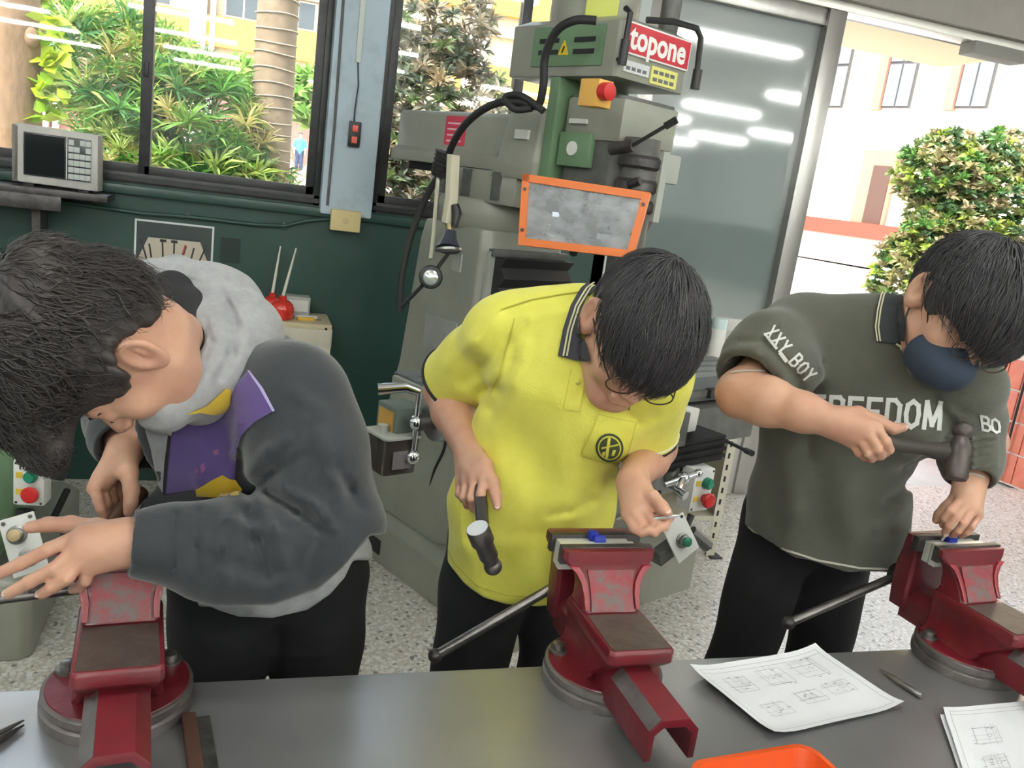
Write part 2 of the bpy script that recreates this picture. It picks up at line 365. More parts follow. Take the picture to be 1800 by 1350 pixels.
bush('dense brownish shrub behind the ram of the milling machine', 'dry_shrub', (1.35, 7.3, .05),
     [((0, 0, .9), (.85, .6, .9), 420, 1), ((.1, 0, 1.9), (.62, .5, .75), 330, 1), ((-.1, 0, 2.7), (.6, .5, .5), 200, 1), ((-.45, -.1, 1.3), (.35, .4, .9), 160, 1)],
     [([(0, 0, 0), (.05, 0, 1.2), (.1, 0, 2.4)], [.06, .05, .02])],
     ((.20, .19, .13), (.28, .23, .15), (.12, .14, .09), (.36, .27, .15), (.16, .22, .08), (.42, .36, .26)), .115, .0125, 22)
bush('big rounded shrub outside the doorway behind the student in green', 'round_shrub', (7.35, 7.55, 0),
     [((.3, 0, 1.75), (.85, .8, 1.05), 1150, 1), ((-.25, -.1, 1.0), (.75, .7, .95), 800, 1), ((-.35, .1, 2.25), (.5, .5, .45), 300, 1), ((.55, 0, .7), (.9, .7, .8), 450, 1)],
     [([(0, 0, 0), (.05, 0, .8), (.1, 0, 1.6)], [.07, .05, .03])],
     ((.07, .13, .05), (.16, .20, .06), (.26, .24, .10), (.10, .22, .05), (.36, .30, .16), (.33, .42, .07)), .095, .017, 22)
bush('small pale-trunked tree beyond the palm', 'small_tree', (.62, 13.5, .2), [((.25, 0, 2.15), (.9, .7, .45), 160, 1), ((-.5, .3, 2.3), (.7, .5, .35), 80, 1)],
     [([(0, 0, 0), (.02, 0, .9), (-.1, 0, 1.4), (-.3, 0, 2.0)], [.09, .07, .05, .03]), ([(.02, 0, .9), (.3, 0, 1.35), (.42, 0, 1.9)], [.06, .05, .03])], ((.20, .38, .07), (.30, .42, .10)), .2, .04, 12, 'tree')
bush('slim pale-trunked sapling between the broad trunk and the spiky shrub', 'sapling', (-1.95, 9.0, .1), [((.05, 0, 2.0), (.28, .25, .32), 60, 1), ((-.1, 0, 2.5), (.3, .3, .3), 40, 1)],
     [([(0, 0, 0), (.02, 0, .9), (.0, 0, 1.5), (-.02, 0, 2.3)], [.05, .045, .03, .015]), ([(.01, 0, 1.3), (.12, 0, 1.6), (.16, 0, 1.9)], [.03, .02, .012])], ((.32, .50, .05), (.45, .52, .08)), .16, .05, 8, 'tree')
t = thing('palm_tree', 'ringed grey-brown palm trunk right of the spiky shrub', 'palm', (.17, 8.6, 0))
MB().tube([(0.03, 0, 0), (.0, 0, 1.0), (-.01, 0, 2.0), (-.02, 0, 4.6)], [.22, .195, .185, .17], 24).build('trunk', m_palm, t)
for i in range(26):
    z = .9+i*.115+random.uniform(-.02, .02); MB().tube([(math.cos(a)*(.197-.004*z/2)-.005*z, math.sin(a)*(.197-.004*z/2), z+.008*math.sin(a*2+i)) for a in [q*math.pi/8 for q in range(16)]], .006, 5, closed=True).build('ring', mat('palm_ring', (.40, .32, .23), .8), t)
MB().tube([(-.12, 0, 0), (-.15, .02, .3), (-.1, 0, .6)], .03, 6).build('leaf_sheath', m_bark2, t)
bush('low spiky plants at the foot of the palm', 'spiky_plant', (.0, 8.2, .1), [((-.1, 0, .95), (.4, .3, .32), 60, 1), ((-.5, 0, .8), (.4, .3, .3), 50, 1)], [([(-.1, 0, 0), (-.1, 0, .7)], .03)], GRN[1:], .28, .017, 15, 'plant')
t = thing('broad_tree', 'broad brown tree trunk at the left window edge', 'tree', (-1.62, 7.05, 0))
MB().tube([(-.03, 0, 0), (0, 0, .9), (.02, 0, 1.6), (.0, 0, 2.1), (-.02, 0, 2.6), (-.1, 0, 3.4)], [.24, .19, .17, .20, .16, .15], 22).build('trunk', m_bark, t)
MB().sph((.14, -.12, 2.08), (.06, .05, .07)).build('knot', m_bark, t)
leaf_mesh('foliage', [(.24+RNG.uniform(-.05, .09), -.1, 1.5+RNG.uniform(0, .75), 1) for _ in range(18)], m_leaf, t, .13, .05, 4, ((.45, .55, .03), (.30, .48, .03)))
# far yellow school building
m_fcream = mat('facade_cream', (.52, .44, .31), .8, c2=(.48, .41, .29), scale=.6)
m_fyel = mat('facade_yellow', (.58, .34, .06), .8, c2=(.54, .32, .06), scale=.6)
m_fred = mat('facade_red_brick', (.33, .13, .10), .8, c2=(.26, .11, .09), scale=2)
m_fpink = mat('facade_pink', (.62, .47, .43), .8)
m_fwin = mat('dark_window_glass', (.05, .06, .07), .15)
m_fwhite = mat('facade_white', (.72, .70, .68), .7)
bl = thing('school_building', 'long cream and yellow school building across the courtyard', 'building', (0, 44, 0))
MB().b2((-26, 0, .3), (14.5, 6, 15)).build('wall', m_fcream, bl, smooth=False)
MB().b2((-26, -.25, .3), (14.5, 0, 4.4)).build('brick_wall', m_fred, bl, smooth=False)
for z in (5.9, 9.6): MB().b2((-26, -.5, z), (14.5, 0, z+1.3)).build('yellow_band', m_fyel, bl, smooth=False)
for z in (4.9, 8.6, 12.2): MB().b2((-26, -.35, z), (14.5, 0, z+.2)).build('ledge', m_fcream, bl, smooth=False)
for x in (-21.5, -15.2, -8.9, -2.6, 3.7, 10): 
    MB().b2((x-.35, -.7, .3), (x+.35, -.02, 14)).build('pilaster', m_fpink, bl, smooth=False)
    MB().b2((x+.5, -.6, .3), (x+.72, -.3, 14)).build('downpipe', m_fwhite, bl, smooth=False)
for x in (-18.4, -12.1, -5.8, .5, 6.8):
    for z in (7.3, 10.95):
        for dx in (-1.2, 1.2):
            w = MB().b2((x+dx-.85, -.06, z), (x+dx+.85, .1, z+1.25)).build('window', m_fwhite, bl, smooth=False)
            for e in (-.4, .4): MB().b2((x+dx+e-.36, -.10, z+.07), (x+dx+e+.36, -.05, z+1.18)).build('pane', m_fwin, w, smooth=False)
# right wing of the school beyond the doorway
m_rw = mat('wing_cream', (.80, .72, .56), .8, c2=(.76, .68, .53), scale=.5)
m_ry = mat('wing_yellow', (.74, .62, .30), .8); m_rp = mat('wing_pink', (.36, .15, .10), .8); m_coping = mat('red_coping', (.30, .035, .018), .7)
gx = math.atan2(.952, -.307)
rw = thing('school_wing', 'bright cream school wing with tall windows seen through the doorway', 'building', (23.9, 31.8, .2), gx-math.pi/2)
# local: y runs away along the facade, -x faces the courtyard
MB().b2((.3, -26, 0), (7, 9, 13.2)).build('wall', m_rw, rw, smooth=False)
MB().b2((-.45, -26, 1.15), (.3, 3.2, 1.75)).build('coping', m_coping, rw, smooth=False)
MB().b2((-.35, -26, 0), (.3, 3.0, 1.15)).build('podium', mat('podium_concrete', (.36, .33, .28), .8, c2=(.28, .26, .22), scale=1.2), rw, smooth=False)
m_wfr = mat('wing_window_frame', (.05, .05, .05), .5); m_wpn = mat('wing_pane', (.13, .15, .17), .15)
for y in (4.6, 1.5, -1.6, -4.7, -7.8, -10.9):
    MB().b2((-.05, y-1.72, 1.75), (.32, y-1.42, 13)).build('pilaster', m_ry, rw, smooth=False)
    for z, h in ((6.4, 2.7), (10.6, 2.2)):
        w = MB().b2((.2, y-.62, z), (.42, y+.62, z+h)).build('window', m_wfr, rw, smooth=False)
        MB().b2((.05, y+.62, z-.1), (.32, y+1.0, z+h+.1)).build('reveal', m_rp, w, smooth=False)
        for a, c in ((.06, h*.62), (h*.66, h-.06)):
            for dy in (-.30, .30): MB().b2((.15, y+dy-.26, z+a), (.21, y+dy+.26, z+c)).build('pane', m_wpn, w, smooth=False)
d = MB().b2((.1, -2.3, 1.75), (.42, -.75, 4.7)).build('doorway', m_rp, rw, smooth=False)
MB().b2((.05, -2.15, 1.75), (.15, -1.35, 4.1)).build('door_leaf', mat('door_brown', (.06, .03, .02), .6), d, smooth=False)
MB().b2((-.5, -26, 9.75), (.3, 9, 10.0)).build('ledge', m_rw, rw, smooth=False)
# entrance canopy outside the doorway
cn = thing('entrance_canopy', 'cream canopy slab above the doorway outside', 'canopy', (3.6, 4.9, 2.8))
MB().b2((-1.9, -.7, 0), (1.25, .7, .13)).build('slab', mat('canopy_cream', (.78, .66, .42), .8), cn, bevel=.01)
# red tiled pier by the door, each tile proud of the joints
m_tile = mat('red_wall_tile', (.56, .13, .08), .45, c2=(.64, .20, .12), scale=5)
pr = thing('tiled_planter', 'red tiled planter wall at the right edge of the doorway', 'planter', (5.02, 4.33, 0), math.radians(8))
MB().b2((.012, -.32, 0), (.6, .8, .9)).build('core', mat('tile_grout', (.72, .62, .56), .8), pr, smooth=False)
tm = MB().b2((-.006, -.052, -.098), (.012, .052, .098)).build('tile', m_tile, pr, bevel=.002)
k = 0
for zi in range(4):
    for yi in range(10):
        o = tm if k == 0 else tm.copy(); k += 1
        if o is not tm: link(o, pr)
        o.location = (.006, -.262+yi*.112, .112+zi*.21)
for zi in range(4):
    for xi in range(5):
        o = tm.copy(); link(o, pr); o.rotation_euler = (0, 0, math.pi/2); o.location = (.07+xi*.112, -.326, .112+zi*.21)
MB().b2((-.02, -.35, .9), (.62, .82, .96)).build('coping', m_tile, pr, bevel=.008)
MB().cyl((-.03, -.02, 0), (-.03, -.02, 1.2), .009, seg=8).build('pipe', m_black, pr)
# ================================================================== workbench
BZ = .76
m_bench = mat('steel_bench_top', (.38, .38, .39), .31, .75, c2=(.50, .505, .515), scale=3.0, detail=3, r2=.40, ramp=(.2, .8), bump=.03, bscale=120)
m_benchg = mat('bench_frame_green', (.03, .08, .06), .45)
wb_ = thing('workbench', 'long grey steel topped workbench carrying three red vises', 'workbench', (.5, .6, 0))
MB().b2((-2.1, -.42, BZ-.05), (2.4, .59, BZ)).build('worktop', m_bench, wb_, bevel=.004)
MB().b2((-2.05, -.36, BZ-.13), (2.35, .53, BZ-.05)).build('apron', m_benchg, wb_, bevel=.003)
for x in (-2.0, -.55, .85, 2.3):
    for y in (-.32, .49): MB().b2((x-.035, y-.035, 0), (x+.035, y+.035, BZ-.13)).build('leg', m_benchg, wb_, bevel=.004)
MB().b2((-2.0, -.3, .16), (2.3, .48, .185)).build('shelf', m_benchg, wb_, bevel=.003)

# ================================================================== vises
m_vred = mat('vise_red_paint', (.15, .009, .017), .36, c2=(.075, .016, .018), scale=9, detail=7, ramp=(.42, .78), bump=.12, bscale=45, coat=.15)
m_vworn = mat('vise_worn_red', (.26, .025, .038), .48, c2=(.13, .10, .095), scale=24, detail=8, ramp=(.42, .58), bump=.2, bscale=90)
m_vanvil = mat('vise_brown_steel', (.095, .072, .062), .42, .5, c2=(.14, .112, .097), scale=18, bump=.08, bscale=70)
m_vgrey = mat('vise_bare_edge', (.21, .19, .18), .4, .6, c2=(.12, .10, .10), scale=14)
def make_vise():
    t = thing('bench_vise', 'vise', 'vise', (0, 0, BZ))
    bs = MB().lathe([(.098, 0), (.099, .004), (.099, .016), (.094, .019), (.094, .021), (.097, .023), (.097, .032), (.092, .035), (.03, .035)], seg=48).build('swivel_base', m_vgrey, t)
    MB().lathe([(.093, .0335), (.091, .0365), (.02, .0365)], seg=48).build('base_plate', m_vred, bs)
    for a in (150, 30, 270):
        c = Vector((.076*math.cos(math.radians(a)), .076*math.sin(math.radians(a)), .0365))
        MB().lathe([(.0165, 0), (.0165, .004), (.0145, .005), (.0145, .005), (.0105, .005), (.0105, .013), (.008, .0145)], c, seg=18).build('bolt', m_steel, bs)
    # fixed body: neck under an overhanging anvil, side profile swept across
    def sec(z, hx, y0, y1, cb=.006):
        return [(-hx+cb, y0, z), (hx-cb, y0, z), (hx, y0+cb, z), (hx, y1-cb, z), (hx-cb, y1, z), (-hx+cb, y1, z), (-hx, y1-cb, z), (-hx, y0+cb, z)]
    body = MB()
    body.loft([sec(.034, .058, -.045, .075), sec(.05, .05, -.055, .07), sec(.078, .049, -.088, .068), sec(.098, .052, -.112, .066), sec(.104, .0545, -.118, .066), sec(.119, .0545, -.118, .066), sec(.125, .052, -.115, .064)])
    body.loft([sec(.118, .0505, -.004, .064), sec(.135, .0480, .006, .062), sec(.155, .0488, .018, .062), sec(.172, .054, .026, .062), sec(.184, .0635, .031, .062), sec(.193, .0765, .034, .062), sec(.200, .0815, .036, .062), sec(.214, .0815, .037, .062)])
    bo = body.build('fixed_body', m_vred, t, bevel=.0015, seg=2)
    MB().prism([(-.046, -.112), (.046, -.112), (.049, -.106), (.047, -.008), (-.047, -.008), (-.049, -.106)], .1235, .1262, 'z').build('anvil_face', m_vanvil, bo)
    # worn plate on the sloping face towards the camera
    f = MB(); prof = [(.128, -.0005), (.140, .0068), (.155, .0155), (.172, .0238), (.186, .0292)]
    f.loft([[(-w, y-.0016, z), (w, y-.0016, z), (w, y+.004, z), (-w, y+.004, z)] for (z, y), w in zip(prof, (.038, .037, .037, .039, .042))])
    f.build('worn_face', m_vworn, bo)
    for s in (-1, 1):
        f = MB(); q = [(.130, .041, .0488), (.150, .040, .0492), (.168, .043, .0535), (.182, .050, .062), (.192, .058, .0735)]
        f.loft([[(s*a, y-.0025, z), (s*b2_, y-.0025, z), (s*b2_, y+.004, z), (s*a, y+.004, z)] for (z, a, b2_), y in zip(q, (.001, .0125, .022, .0275, .031))])
        f.build('corner_rib', mat('vise_bright_red', (.27, .012, .022), .35, c2=(.21, .013, .02), scale=20, coat=.2), bo, bevel=.001)
    MB().b2((-.082, .050, .186), (.082, .064, .2165)).build('jaw_plate', m_darksteel, bo, bevel=.0018)
    # moving jaw on the student's side
    mv = MB()
    mv.loft([sec(.045, .045, .125, .168), sec(.10, .047, .125, .172), sec(.14, .05, .122, .168), sec(.17, .058, .116, .155), sec(.19, .076, .112, .140), sec(.2, .0815, .110, .134), sec(.214, .0815, .110, .132)])
    mo = mv.build('moving_jaw', m_vred, t, bevel=.0015)
    MB().b2((-.0825, .098, .186), (.0825, .1125, .2165)).build('jaw_plate', m_darksteel, mo, bevel=.0018)
    # inverted channel beam with bare left shoulder
    pr_ = [(-.039, .026), (-.039, .072), (-.022, .090), (.022, .090), (.039, .072), (.039, .026), (.029, .026), (.029, .066), (.017, .077), (-.017, .077), (-.029, .066), (-.029, .026)]
    MB().prism(pr_, -.232, .14, 'y').build('slide_beam', m_vred, mo, bevel=.0012)
    MB().prism([(-.0385, .0735), (-.0225, .0905), (-.0215, .0895), (-.0375, .0725)], -.23, -.10, 'y').build('bare_shoulder', m_vgrey, mo)
    sb = MB().cyl((0, .16, .088), (0, .205, .088), .021).build('screw_boss', m_darksteel, mo, bevel=.002)
    MB().cyl((0, .0, .05), (0, .17, .05), .012).build('lead_screw', m_steel, mo)
    return t, sb
v2_, sb2 = make_vise()
def handle(t, sb, hub, d, length, off):
    d = Vector(d).normalized(); h = Vector(hub)
    MB().cyl(h-d*off, h+d*(length-off), .0092, seg=16).build('handle_bar', mat('handle_steel', (.16, .15, .145), .32, .85, c2=(.24, .22, .21), scale=20, stretch=(1, 1, 1)), sb)
    for e in (-off, length-off): MB().sph(h+d*e, .0135, 14).build('handle_knob', m_darksteel, sb)
v1_ = copy_tree(v2_); v3_ = copy_tree(v2_)
def boss_of(v): return [c for m in v.children if m.name.startswith('moving_jaw') for c in m.children if c.name.startswith('screw_boss')][0]
tag(v1_, 'red bench vise at the left under the hand of the student in the hooded jacket'); v1_.location = (-.132, 1.145, BZ); v1_.rotation_euler = (0, 0, math.radians(6))
tag(v2_, 'red bench vise in the middle holding pale metal strips before the yellow shirt'); v2_.location = (.598, 1.138, BZ); v2_.rotation_euler = (0, 0, math.radians(.8))
tag(v3_, 'red bench vise at the right before the student in dark green'); v3_.location = (1.362, 1.138, BZ); v3_.rotation_euler = (0, 0, math.radians(5))
for v in (v1_, v2_, v3_): v['group'] = 'red bench vises'
handle(v2_, boss_of(v2_), (0, .19, .088), (-.83, .05, -.56), .30, .025)
handle(v3_, boss_of(v3_), (0, .19, .088), (-.93, .05, -.36), .30, .025)
handle(v1_, boss_of(v1_), (0, .19, .088), (-1, -.12, -.02), .30, .10)

# strips and blue bits clamped in the vises
m_alu = mat('pale_aluminium', (.72, .72, .68), .3, .3)
m_blue = mat('blue_dye', (.01, .025, .30), .4)
t = thing('clamped_workpiece', 'pale metal strips with a blue marked joint in the middle vise', 'workpiece', (.588, 1.219, .949))
MB().b2((-.068, -.0165, -.02), (.066, -.002, .0245)).build('strip', m_alu, t, bevel=.0015)
MB().b2((-.066, .002, -.02), (.062, .0165, .0215)).build('strip', m_alu, t, bevel=.0015)
MB().cyl((-.006, 0, .026), (.014, 0, .026), .0085, seg=14).box((-.004, .008, .03), (.014, .014, .016)).build('blue_mark', m_blue, t, bevel=.001)
t = thing('clamped_plate', 'pale metal plate with a blue mark in the right vise', 'workpiece', (1.35, 1.219, .949), math.radians(5))
MB().b2((-.062, -.0165, -.02), (.064, -.001, .0245)).build('strip', m_alu, t, bevel=.0015)
MB().b2((-.06, .002, -.02), (.062, .0165, .021)).build('strip', m_alu, t, bevel=.0015)
MB().box((-.012, .002, .028), (.022, .016, .012)).build('blue_mark', m_blue, t, bevel=.002)
t = thing('file_workpiece', 'dark steel block clamped under the left vise hand', 'workpiece', (-.14, 1.226, .949), math.radians(6))
MB().b2((-.05, -.0165, -.02), (.05, .0165, .03)).build('block', m_darksteel, t, bevel=.0015)

# ================================================================== papers and small things on the bench
m_paper = mat('paper', (.80, .81, .84), .75, c2=(.76, .77, .80), scale=9)
m_ink = mat('ink', (.14, .14, .16), .8); m_inkp = mat('pale_ink', (.34, .34, .36), .8)
def sheet(name, label, corners, seed, z=0.0, curl=.004, layout=None):
    P = [Vector((*p, BZ+.0012+z)) for p in corners]; c0 = sum(P, Vector())/4; c0.z = BZ
    t = thing(name, label, 'paper', c0); rnd = random.Random(seed)
    def S(u, v, up=0.0):
        p = P[0].lerp(P[1], u).lerp(P[3].lerp(P[2], u), v)
        e = max(0, abs(u-.5)*2-.55)**2*curl*4+max(0, abs(v-.5)*2-.6)**2*curl*3+.0007*math.sin(u*7+v*5)
        return p-c0+Vector((0, 0, e+.0008+up))
    N = 14; b = MB(); g = [[b.bm.verts.new(S(i/N, j/N)) for i in range(N+1)] for j in range(N+1)]
    gl = [[b.bm.verts.new(S(i/N, j/N, -.0006)) for i in range(N+1)] for j in range(N+1)]
    for j in range(N):
        for i in range(N):
            b.bm.faces.new((g[j][i], g[j][i+1], g[j+1][i+1], g[j+1][i])); b.bm.faces.new((gl[j][i], gl[j+1][i], gl[j+1][i+1], gl[j][i+1]))
    for k in range(N):
        for A, B in (((0, k), (0, k+1)), ((k, N), (k+1, N)), ((N, k+1), (N, k)), ((k+1, 0), (k, 0))):
            b.bm.faces.new((g[A[0]][A[1]], gl[A[0]][A[1]], gl[B[0]][B[1]], g[B[0]][B[1]]))
    sh = b.build('sheet', m_paper, t)
    ink = MB(); 
    def line(u0, v0, u1, v1, w=.0032):
        n_ = max(1, int(max(abs(u1-u0), abs(v1-v0))*N)); d = Vector((u1-u0, v1-v0)); 
        if d.length < 1e-5: return
        d = d.normalized()*w; q = (-d.y*.7, d.x)
        for k in range(n_):
            a, c = k/n_, (k+1)/n_; pts = []
            for tt, s in ((a, -1), (c, -1), (c, 1), (a, 1)):
                pts.append(ink.bm.verts.new(S(u0+(u1-u0)*tt+q[0]*s*.5, v0+(v1-v0)*tt+q[1]*s*.5, .0006)))
            ink.bm.faces.new(pts)
    for a in ((.04, .06, .96, .06), (.96, .06, .96, .95), (.96, .95, .04, .95), (.04, .95, .04, .06), (.04, .11, .96, .11)): line(*a, w=.0035)
    for (u, v) in (layout or [(.22, .3), (.5, .27), (.78, .25), (.25, .68), (.55, .62), (.8, .58)]):
        w, h = rnd.uniform(.07, .10), rnd.uniform(.08, .12)
        line(u-w, v-h, u+w, v-h); line(u+w, v-h, u+w, v+h); line(u+w, v+h, u-w, v+h); line(u-w, v+h, u-w, v-h)
        for k in range(4): 
            x = u+rnd.uniform(-w, w); line(x, v-h*1.3, x, v+h*rnd.uniform(.2, 1.3), .0022)
            y = v+rnd.uniform(-h, h); line(u-w*1.3, y, u+w*rnd.uniform(.2, 1.3), y, .0022)
        for k in range(5): x, y = u+rnd.uniform(-w, w)*1.1, v+rnd.uniform(-h, h)*1.2; line(x-.012, y, x+.012, y, .008)
        r = .022; c_ = [(u+.02+r*.8*math.cos(q*math.pi/4), v+r*math.sin(q*math.pi/4)) for q in range(9)]
        for A, B in zip(c_, c_[1:]): line(*A, *B, .003)
    ink.build('drawing_lines', m_inkp, sh, smooth=False)['kind'] = 'stuff'
    return t
def bz(x, y): return tuple(at_z(x, y, BZ)[:2])
sheet('drawing_sheet', 'white sheet of technical drawings between the middle and right vises', [bz(1210, 1183), bz(1430, 1145), bz(1585, 1248), bz(1358, 1302)], 3, curl=.012)
c = [np.array(bz(1645, 1257)), np.array(bz(1800, 1244)), None, None]
u_ = (c[1]-c[0])/np.linalg.norm(c[1]-c[0]); v_ = np.array([u_[1], -u_[0]])
lowl = np.array(bz(1672, 1350)); v_ = (lowl-c[0])/np.linalg.norm(lowl-c[0])
sheet('drawing_sheet', 'lower sheet of drawings lying under another at the right bench corner', [c[0]+u_*.005+v_*.01, c[0]+u_*.30, c[0]+u_*.31+v_*.20, c[0]+u_*.012+v_*.215], 9, curl=.004)
sheet('drawing_sheet', 'upper sheet of drawings on top at the right bench corner', [c[0]+u_*.012-v_*.002, c[0]+u_*.305-v_*.012, c[0]+u_*.312+v_*.19, c[0]+u_*.016+v_*.205], 5, z=.004, curl=.006, layout=[(.25, .42), (.24, .78), (.7, .4), (.7, .75)])
a, b_ = at_z(1546, 1176, BZ+.006), at_z(1620, 1224, BZ+.006)
t = thing('centre_punch', 'slim steel punch lying beside the drawing sheet', 'punch', (*((a+b_)/2)[:2], BZ)); c0 = np.array([*((a+b_)/2)[:2], BZ]); d = (b_-a)
MB().tube([a-c0, a+d*.12-c0, a+d*.3-c0, a+d*.97-c0, b_-c0], [.0015, .003, .0052, .0056, .0045], 14).build('shank', m_steel, t)
# orange tray
zr = .838
A, B, Cc_ = at_z(1222, 1340, zr), at_z(1408, 1309, zr), at_z(1484, 1350, zr)
t = thing('parts_tray', 'orange plastic tray at the bottom edge of the bench', 'tray', ((A+B)[0]/2+.01, (A+B)[1]/2-.11, BZ), math.atan2((B-A)[1], (B-A)[0]))
W_ = np.linalg.norm((B-A)[:2])/2+.012
def rrect(w, h, r, z, n_=5):
    out = []
    for (cx, cy, a0) in ((w-r, h-r, 0), (-w+r, h-r, 90), (-w+r, -h+r, 180), (w-r, -h+r, 270)):
        for k in range(n_+1): an = math.radians(a0+90*k/n_); out.append((cx+r*math.cos(an), cy+r*math.sin(an), z))
    return out
MB().loft([rrect(W_-.02, .085, .02, 0), rrect(W_-.004, .105, .024, .068), rrect(W_+.004, .114, .028, .070), rrect(W_+.004, .114, .028, .078), rrect(W_-.004, .106, .025, .079), rrect(W_-.006, .104, .024, .072), rrect(W_-.024, .082, .018, .004)]).build('tray_body', mat('orange_plastic', (.72, .095, .012), .38, c2=(.66, .08, .01), scale=6), t)
# tools at the left edge
t = thing('divider_tool', 'dark pointed divider tips at the left bench edge', 'divider', (*bz(-30, 1300), BZ)); c0 = np.array([*bz(-30, 1300), BZ])
for dy in (0, 14):
    a, b_ = at_z(42, 1266+dy*.6, BZ+.005)-c0, at_z(-90, 1335+dy*1.2, BZ+.007)-c0
    MB().tube([a, a*.7+b_*.3, b_], [.0012, .0045, .006], 10).build('leg', m_darksteel if dy else m_steel, t)
t = thing('try_square', 'steel and dark wood try square lying beside the left vise', 'square', (*bz(365, 1330), BZ), math.radians(8))
MB().b2((-.027, -.13, 0), (-.008, .085, .012)).build('stock', mat('dark_wood', (.06, .028, .02), .5, c2=(.09, .045, .03), scale=20), t, bevel=.002)
MB().b2((-.008, -.13, .003), (.010, .08, .0055)).build('blade', m_steel, t)

# ================================================================== wall things
t = thing('readout_display', 'white digital readout with dark screen and keypad before the left window', 'display', (-.724, 3.86, 1.295), math.radians(-4))
m_dro = mat('readout_case', (.62, .60, .56), .5, c2=(.50, .48, .45), scale=9)
MB().prism([(-.155, .0), (.155, -.004), (.152, .215), (-.148, .222)], -.04, .05, 'y').build('case', m_dro, t, bevel=.008)
fp = MB().b2((-.112, -.047, .030), (.128, -.041, .193)).build('front_panel', mat('readout_face', (.03, .03, .034), .2), t, bevel=.002)
MB().b2((-.106, -.050, .036), (.034, -.0465, .187)).build('screen', mat('readout_screen', (.012, .012, .014), .06, coat=.8), fp, smooth=False)
MB().b2((.040, -.049, .03), (.0435, -.046, .193)).build('divider_strip', m_white, fp, smooth=False)
kb = MB().b2((-.010, -.003, -.0105), (.010, .003, .0105)).build('key', mat('key_white', (.55, .58, .56), .5), fp, bevel=.002)
k = 0
for i in range(4):
    for j in range(6):
        if (i, j) in ((1, 5), (2, 4)): continue
        o = kb if k == 0 else kb.copy(); k += 1
        if o is not kb: link(o, fp)
        o.location = (.058+i*.0205, -.049, .044+j*.0262)
MB().b2((-.155, -.04, .0), (-.13, .05, .215)).build('side_trim', mat('readout_side', (.20, .19, .17), .6), t, bevel=.004)
for x in (-.1, .1): MB().b2((x-.02, -.03, -.012), (x+.02, .04, .004)).build('foot', m_rubber, t)
t = thing('bracket_shelf', 'dark steel bracket shelf carrying the digital readout', 'shelf', (-.95, 3.85, 1.22))
MB().b2((-.5, -.09, .035), (.42, .11, .063)).build('plate', m_darksteel, t, bevel=.004)
MB().b2((-.5, -.09, -.02), (.255, -.075, .038)).build('lip', m_darksteel, t, bevel=.003)
for x in (-.3, .15): MB().b2((x-.015, .0, -.12), (x+.015, .145, .036)).build('bracket', m_darksteel, t)
# conduit
pts = [Vector(at_y(*p, WY-.018)) for p in ((-120, 338), (-20, 350), (110, 355), (250, 375), (330, 381), (450, 395), (500, 397), (540, 388), (580, 384))]
t = thing('wall_conduit', 'thin green painted conduit running along the wall under the window', 'conduit', pts[0]); MB().tube([p-pts[0] for p in pts], .009, 10).build('pipe', m_dado, t)
for i in (2, 4, 6): MB().box(pts[i]-pts[0]+Vector((0, .006, 0)), (.02, .02, .03)).build('clip', m_dado, t, bevel=.002)
pts = [Vector(at_y(*p, WY-.018)) for p in ((632, 383), (665, 378), (700, 384), (740, 388))]
t = thing('wall_conduit', 'short green painted conduit running right of the beige junction box', 'conduit', pts[0]); MB().tube([p-pts[0] for p in pts], .008, 10).build('pipe', m_dado, t)
# pillar things
bc = Vector(at_y(607, 388, WY-.06))
t = thing('junction_box', 'beige electric box at the foot of the pale pillar', 'electric box', (bc.x, WY-.05, bc.z)); m_beige = mat('beige_plastic', (.70, .57, .28), .5)
MB().b2((-.066, -.03, -.046), (.066, .012, .046)).build('case', m_beige, t, bevel=.005); MB().cyl((0, -.033, 0), (0, -.028, 0), .013).build('plug', mat('beige_plug', (.60, .50, .27), .5), t, bevel=.001)
bc = Vector(at_y(623, 236, WY-.06))
t = thing('wall_switch', 'small black box with two red buttons on the pale pillar', 'switch', (bc.x, WY-.05, bc.z), 0)
MB().b2((-.026, -.022, -.054), (.026, 0, .054)).build('case', m_black, t, bevel=.004)
for z in (.024, -.024): MB().b2((-.012, -.028, z-.014), (.012, -.02, z+.014)).build('button', mat('switch_red', (.75, .12, .08), .4), t, bevel=.002)
p = [Vector(at_y(*q, WY-.056)) for q in ((629, 110), (630, 150), (624, 190), (622, 215))]
t = thing('cable_channel', 'white cable channel with a thin wire on the pale pillar', 'cable channel', (p[0].x, WY-.05, p[0].z))
MB().b2((-.011, -.014, 0), (.011, 0, 1.25)).build('channel', mat('channel_white', (.66, .70, .66), .5), t, bevel=.002); MB().tube([q-Vector((p[0].x, WY-.05, p[0].z)) for q in p], .003, 6).build('wire', m_black, t)
